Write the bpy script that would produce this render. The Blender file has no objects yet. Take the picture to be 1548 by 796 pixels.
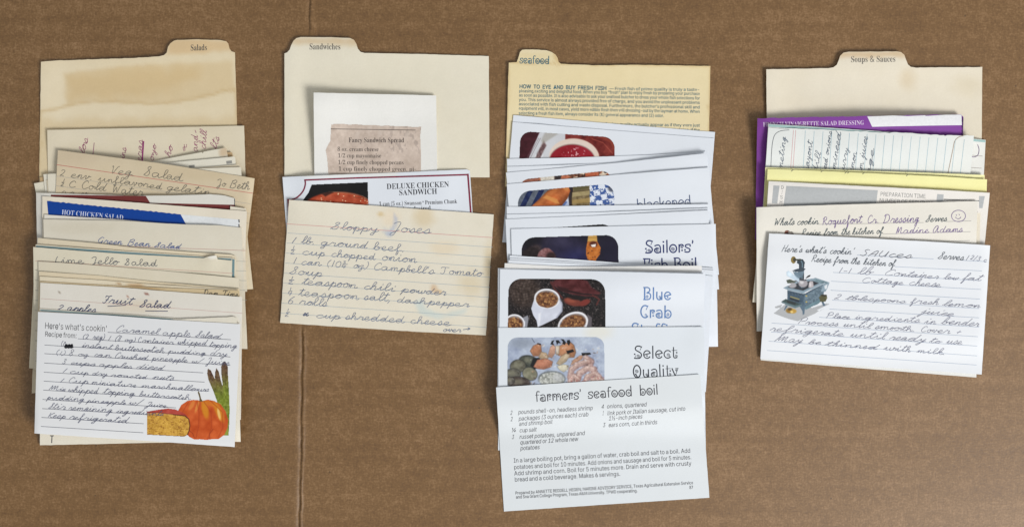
import bpy, math, random
import numpy as np

# ------------------------------------------------------------------ camera, world, lamps, exposure
SC = bpy.context.scene
COL = SC.collection
MM = 0.001
S = 0.4164            # millimetres of table per photograph pixel
CAM_H = 750.0         # camera height over the cardboard, mm
CX, CY = 774.0, 398.0

cd = bpy.data.cameras.new('camera')
cd.sensor_width = 36.0
cd.lens = 36.0 * CAM_H / (1548 * S)
cd.clip_start, cd.clip_end = 0.02, 50
cam = bpy.data.objects.new('camera', cd)
cam.location = (0, 0, CAM_H * MM)
COL.objects.link(cam)
SC.camera = cam

W = bpy.data.worlds.new('World'); SC.world = W; W.use_nodes = True
W.node_tree.nodes['Background'].inputs[0].default_value = (0.96, 0.98, 1.0, 1)
W.node_tree.nodes['Background'].inputs[1].default_value = 0.41

def lamp(name, loc, aim, size, power, color):
    l = bpy.data.lights.new(name, 'AREA'); l.shape = 'RECTANGLE'
    l.size, l.size_y = size; l.energy = power; l.color = color
    o = bpy.data.objects.new(name, l); o.location = loc
    d = [aim[i] - loc[i] for i in range(3)]
    from mathutils import Vector
    o.rotation_euler = Vector(d).to_track_quat('-Z', 'Y').to_euler()
    COL.objects.link(o); return o
lamp('window_light', (1.5, -1.22, 1.55), (0.05, 0, 0), (0.9, 0.9), 57.5, (1.0, 0.985, 0.965))

SC.view_settings.view_transform = 'Standard'
SC.view_settings.look = 'None'
SC.view_settings.exposure = 0.0
SC.view_settings.gamma = 1.0

# ------------------------------------------------------------------ helpers
def px2mm(x, y, z=0.0):
    k = S * (CAM_H - z) / CAM_H
    return (np.asarray(x, float) - CX) * k, -(np.asarray(y, float) - CY) * k

def lin(c):
    c = np.asarray(c, float) / 255.0
    return np.where(c <= 0.04045, c / 12.92, ((c + 0.055) / 1.055) ** 2.4)

def hash2(ix, iy, seed):
    n = (ix.astype(np.int64) * 374761393 + iy.astype(np.int64) * 668265263 + seed * 974711) & 0x7fffffff
    n = ((n ^ (n >> 13)) * 1274126177) & 0x7fffffff
    return ((n ^ (n >> 16)) & 0xffff) / 65535.0

def vnoise(x, y, seed=0):
    x = np.asarray(x, float); y = np.asarray(y, float)
    ix = np.floor(x); iy = np.floor(y); fx = x - ix; fy = y - iy
    fx = fx * fx * (3 - 2 * fx); fy = fy * fy * (3 - 2 * fy)
    a = hash2(ix, iy, seed); b = hash2(ix + 1, iy, seed); c = hash2(ix, iy + 1, seed); d = hash2(ix + 1, iy + 1, seed)
    return (a * (1 - fx) + b * fx) * (1 - fy) + (c * (1 - fx) + d * fx) * fy

def fbm(x, y, seed=0, o=3):
    r = 0; a = 0.5; t = 0
    for k in range(o):
        r = r + a * vnoise(np.asarray(x) * 2 ** k, np.asarray(y) * 2 ** k, seed + k * 17); t += a; a *= 0.5
    return r / t

def inpoly(X, Y, pts):
    ins = np.zeros(X.shape, bool); n = len(pts)
    for i in range(n):
        x0, y0 = pts[i]; x1, y1 = pts[(i + 1) % n]
        if y0 == y1: continue
        c = (y0 > Y) != (y1 > Y)
        ins ^= c & (X < (x1 - x0) * (Y - y0) / (y1 - y0) + x0)
    return ins

def sdpoly(X, Y, pts):
    d = np.full(X.shape, 1e9); n = len(pts)
    for i in range(n):
        x0, y0 = pts[i]; x1, y1 = pts[(i + 1) % n]
        ex, ey = x1 - x0, y1 - y0; L = ex * ex + ey * ey + 1e-9
        t = np.clip(((X - x0) * ex + (Y - y0) * ey) / L, 0, 1)
        d = np.minimum(d, np.hypot(X - x0 - t * ex, Y - y0 - t * ey))
    return np.where(inpoly(X, Y, pts), -d, d)

def sstep(a, b, x):
    t = np.clip((x - a) / (b - a), 0, 1); return t * t * (3 - 2 * t)

# the pile as a height field, one cell per millimetre: each card is laid on what is already there
HX0, HY0 = -345.0, -190.0
NX, NY = 691, 381
GX, GY = np.meshgrid(HX0 + np.arange(NX), HY0 + np.arange(NY))
HF = np.zeros((NY, NX))

def sample(A, X, Y):
    u = np.clip((np.asarray(X) - HX0), 0, NX - 1.001); v = np.clip((np.asarray(Y) - HY0), 0, NY - 1.001)
    i = u.astype(int); j = v.astype(int); fu = u - i; fv = v - j
    return (A[j, i] * (1 - fu) + A[j, i + 1] * fu) * (1 - fv) + (A[j + 1, i] * (1 - fu) + A[j + 1, i + 1] * fu) * fv

def maxf(A, r):
    B = A.copy()
    for ax in (0, 1):
        C = B.copy()
        for k in range(1, r + 1):
            C = np.maximum(C, np.roll(B, k, ax)); C = np.maximum(C, np.roll(B, -k, ax))
        B = C
    return B

def boxf(A, r):
    B = A
    for ax in (0, 1):
        p = [(0, 0), (0, 0)]; p[ax] = (r + 1, r)
        C = np.cumsum(np.pad(B, p, mode='edge'), axis=ax); n = B.shape[ax]
        B = (np.take(C, np.arange(2 * r + 1, 2 * r + 1 + n), ax) - np.take(C, np.arange(0, n), ax)) / (2 * r + 1)
    return B

def mesh_obj(name, verts, faces, mat, col=None, smooth=None):
    me = bpy.data.meshes.new(name)
    V = np.asarray(verts, np.float32)
    F = faces if isinstance(faces, np.ndarray) else None
    if F is not None:
        n, k = F.shape
        me.vertices.add(len(V)); me.vertices.foreach_set('co', V.ravel())
        me.loops.add(n * k); me.loops.foreach_set('vertex_index', F.astype(np.int32).ravel())
        me.polygons.add(n)
        me.polygons.foreach_set('loop_start', np.arange(0, n * k, k, dtype=np.int32))
        me.polygons.foreach_set('loop_total', np.full(n, k, np.int32))
    else:
        me.from_pydata(V.tolist(), [], faces)
    if smooth is not None: me.polygons.foreach_set('use_smooth', np.asarray(smooth, bool))
    me.update(calc_edges=True)
    if col is not None:
        a = me.color_attributes.new('Col', 'FLOAT_COLOR', 'POINT')
        c = np.ones((len(V), 4), np.float32); c[:, :3] = col
        a.data.foreach_set('color', c.ravel())
    me.materials.append(mat)
    o = bpy.data.objects.new(name, me); COL.objects.link(o)
    return o

# ------------------------------------------------------------------ materials
def new_mat(name):
    m = bpy.data.materials.new(name); m.use_nodes = True
    nt = m.node_tree; return m, nt, nt.nodes['Principled BSDF']

def N(nt, kind, **kw):
    n = nt.nodes.new(kind)
    for k, v in kw.items():
        if k.startswith('i_'):
            n.inputs[int(k[2:]) if k[2:].isdigit() else k[2:].replace('_', ' ')].default_value = v
        else: setattr(n, k, v)
    return n

def paper_mat(name, rough, spec, grain, bump):
    m, nt, b = new_mat(name); L = nt.links.new
    at = N(nt, 'ShaderNodeVertexColor', layer_name='Col')
    tc = N(nt, 'ShaderNodeTexCoord')
    no = N(nt, 'ShaderNodeTexNoise'); no.inputs['Scale'].default_value = 900; no.inputs['Detail'].default_value = 3
    no2 = N(nt, 'ShaderNodeTexNoise'); no2.inputs['Scale'].default_value = 120; no2.inputs['Detail'].default_value = 4
    L(tc.outputs['Object'], no.inputs['Vector']); L(tc.outputs['Object'], no2.inputs['Vector'])
    ad = N(nt, 'ShaderNodeMath', operation='ADD'); L(no.outputs['Fac'], ad.inputs[0]); L(no2.outputs['Fac'], ad.inputs[1])
    mr = N(nt, 'ShaderNodeMapRange'); mr.inputs['From Min'].default_value = .6; mr.inputs['From Max'].default_value = 1.4
    mr.inputs['To Min'].default_value = 1 - grain; mr.inputs['To Max'].default_value = 1 + grain
    L(ad.outputs[0], mr.inputs['Value'])
    mx = N(nt, 'ShaderNodeVectorMath', operation='SCALE'); L(at.outputs['Color'], mx.inputs[0]); L(mr.outputs[0], mx.inputs['Scale'])
    L(mx.outputs[0], b.inputs['Base Color'])
    b.inputs['Roughness'].default_value = rough; b.inputs['Specular IOR Level'].default_value = spec
    if bump:
        bp = N(nt, 'ShaderNodeBump'); bp.inputs['Strength'].default_value = bump; bp.inputs['Distance'].default_value = 0.0004
        L(ad.outputs[0], bp.inputs['Height']); L(bp.outputs[0], b.inputs['Normal'])
    return m
M_PAPER = paper_mat('index_card_paper', .85, .2, .030, .12)
M_COAT = paper_mat('coated_card_paper', .6, .3, .012, .04)
M_PHOTO = paper_mat('printed_photo_ink', .5, .35, .05, 0)

_ink = {}
def ink(c, rough=.6, grain=None):
    if grain is None: grain = .3 if sum(c) < 400 else .04
    k = (tuple(c), rough, grain)
    if k not in _ink:
        m, nt, b = new_mat('ink'); L = nt.links.new
        tc = N(nt, 'ShaderNodeTexCoord'); no = N(nt, 'ShaderNodeTexNoise'); no.inputs['Scale'].default_value = 700
        L(tc.outputs['Object'], no.inputs['Vector'])
        cr = N(nt, 'ShaderNodeMapRange'); cr.inputs['From Min'].default_value = .3; cr.inputs['From Max'].default_value = .7
        cr.inputs['To Min'].default_value = 1 - grain; cr.inputs['To Max'].default_value = 1 + grain; L(no.outputs['Fac'], cr.inputs['Value'])
        sc = N(nt, 'ShaderNodeVectorMath', operation='SCALE'); sc.inputs[0].default_value = tuple(lin(c)); L(cr.outputs[0], sc.inputs['Scale'])
        L(sc.outputs[0], b.inputs['Base Color']); b.inputs['Roughness'].default_value = rough; b.inputs['Specular IOR Level'].default_value = .2
        _ink[k] = m
    return _ink[k]

def cardboard_mat():
    m, nt, b = new_mat('corrugated_cardboard'); L = nt.links.new
    tc = N(nt, 'ShaderNodeTexCoord')
    def noise(scale, detail, vec=None, rough=.6):
        n = N(nt, 'ShaderNodeTexNoise'); n.inputs['Scale'].default_value = scale; n.inputs['Detail'].default_value = detail
        n.inputs['Roughness'].default_value = rough
        L(vec or tc.outputs['Object'], n.inputs['Vector']); return n.outputs['Fac']
    def mapped(sx, sy, rz=0):
        mp = N(nt, 'ShaderNodeMapping'); mp.inputs['Scale'].default_value = (sx, sy, 1); mp.inputs['Rotation'].default_value = (0, 0, rz)
        L(tc.outputs['Object'], mp.inputs['Vector']); return mp.outputs[0]
    fine = noise(850, 3); fib = noise(1, 3, mapped(330, 900, .5)); fib2 = noise(1, 3, mapped(900, 260, .35))
    mid = noise(170, 3); big = noise(11, 3); bands = noise(1, 2, mapped(5, 165), .4)
    def madd(a, k, c):
        n = N(nt, 'ShaderNodeMath', operation='MULTIPLY_ADD'); L(a, n.inputs[0]); n.inputs[1].default_value = k
        if isinstance(c, float): n.inputs[2].default_value = c
        else: L(c, n.inputs[2])
        return n.outputs[0]
    v = madd(fine, .55, -.275 + .5); v = madd(fib, .45, madd(v, 1, -.225)); v = madd(fib2, .4, madd(v, 1, -.2))
    v = madd(mid, .38, madd(v, 1, -.19)); v = madd(big, .26, madd(v, 1, -.13)); v = madd(bands, .24, madd(v, 1, -.12)); v = madd(noise(48, 3), .2, madd(v, 1, -.1))
    cr = N(nt, 'ShaderNodeValToRGB'); e = cr.color_ramp.elements
    e[0].position, e[0].color = .1, (*lin((88, 59, 29)), 1); e[1].position, e[1].color = .9, (*lin((166, 130, 92)), 1)
    e2 = cr.color_ramp.elements.new(.5); e2.color = (*lin((122, 89, 49)), 1)
    L(v, cr.inputs['Fac'])
    # dark specks in the kraft liner
    vo = N(nt, 'ShaderNodeTexVoronoi'); vo.inputs['Scale'].default_value = 95; L(tc.outputs['Object'], vo.inputs['Vector'])
    vs = N(nt, 'ShaderNodeMapRange'); vs.inputs['From Min'].default_value = .035; vs.inputs['From Max'].default_value = .07
    L(vo.outputs['Distance'], vs.inputs['Value'])
    rn = N(nt, 'ShaderNodeSeparateColor'); L(vo.outputs['Color'], rn.inputs[0])
    th = N(nt, 'ShaderNodeMath', operation='GREATER_THAN'); L(rn.outputs[0], th.inputs[0]); th.inputs[1].default_value = .16
    mxx = N(nt, 'ShaderNodeMath', operation='MAXIMUM'); L(vs.outputs[0], mxx.inputs[0]); L(th.outputs[0], mxx.inputs[1])
    mr = N(nt, 'ShaderNodeMapRange'); mr.inputs['To Min'].default_value = .5; L(mxx.outputs[0], mr.inputs['Value'])
    sc = N(nt, 'ShaderNodeVectorMath', operation='SCALE'); L(cr.outputs[0], sc.inputs[0]); L(mr.outputs[0], sc.inputs['Scale'])
    L(sc.outputs[0], b.inputs['Base Color'])
    b.inputs['Roughness'].default_value = .48; b.inputs['Specular IOR Level'].default_value = .7
    bp = N(nt, 'ShaderNodeBump'); bp.inputs['Strength'].default_value = .1; bp.inputs['Distance'].default_value = .0006
    L(v, bp.inputs['Height']); L(bp.outputs[0], b.inputs['Normal'])
    return m

# ------------------------------------------------------------------ the setting: a creased cardboard sheet
def build_cardboard():
    offs = np.concatenate([-np.geomspace(900, 13, 14), [-10, -7, -5, -3.4, -2.2, -1.2, -.4, .4, 1.2, 2.2, 3.2, 4.4, 5.6, 7, 9], np.geomspace(12, 1900, 16)])
    hs = np.zeros(len(offs))
    prof = {-7: -.06, -5: -.2, -3.4: -.42, -2.2: -.62, -1.2: -.66, -.4: -.45, .4: -.1, 1.2: .2, 2.2: .38, 3.2: .36, 4.4: .22, 5.6: .1, 7: .03}
    for i, o in enumerate(offs):
        for k, h in prof.items():
            if abs(o - k) < 1e-6: hs[i] = h
    ys = np.concatenate([np.linspace(-700, -10, 24), np.arange(-6, 806, 4), np.linspace(812, 1500, 24)])
    cx = np.interp(ys, [-700, 0, 60, 270, 500, 660, 796, 1500], [476, 469, 467.5, 465, 458, 455.5, 453, 444])
    cx = cx + 1.6 * (vnoise(ys / 23, ys * 0, 3) - .5) + 1.0 * (vnoise(ys / 7, ys * 0, 9) - .5)
    amp = np.clip(np.maximum((52 - ys) / 10, (ys - 494) / 10), 0.06, 1.0)
    wid = .45 + 1.2 * vnoise(ys / 46, ys * 0, 5) * np.where(ys < 60, 1.0, np.interp(ys, [500, 700, 796], [1.2, 1.0, .5]))
    X = cx[:, None] + offs[None, :] * np.where(np.abs(offs) < 7, 1.0, 1.0)[None, :]
    X = X + np.where((offs > 1) & (offs < 8), 1, 0)[None, :] * (wid[:, None] - 1) * (np.clip(offs, 1, 8) - 1)[None, :] * .6
    Y = np.repeat(ys[:, None], len(offs), 1)
    Z = hs[None, :] * np.where(hs[None, :] > 0, amp[:, None], .3 + .7 * amp[:, None]) * (.75 + .5 * vnoise(ys / 9, ys * 0, 8))[:, None]
    mx, my = px2mm(X, Y)
    V = np.stack([mx, my, Z], -1).reshape(-1, 3) * MM
    ny, nx = X.shape; idx = np.arange(ny * nx).reshape(ny, nx)
    F = np.stack([idx[:-1, :-1], idx[1:, :-1], idx[1:, 1:], idx[:-1, 1:]], -1).reshape(-1, 4)
    n = len(V); B = V.copy(); B[:, 2] = -.005
    rim = np.concatenate([idx[0, :], idx[1:, -1], idx[-1, -2::-1], idx[-2:0:-1, 0]]); r2 = np.roll(rim, -1)
    SF = np.stack([rim, r2, r2 + n, rim + n], -1)
    F2 = np.concatenate([F, F[:, ::-1] + n, SF])
    sm = np.concatenate([np.ones(len(F)), np.zeros(len(F) + len(SF))])
    o = mesh_obj('cardboard_sheet', np.concatenate([V, B]), F2, cardboard_mat(), smooth=sm)
    o['kind'] = 'structure'; o['label'] = 'brown corrugated cardboard sheet with one vertical crease under the cards'
    o['category'] = 'cardboard'
build_cardboard()

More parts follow.
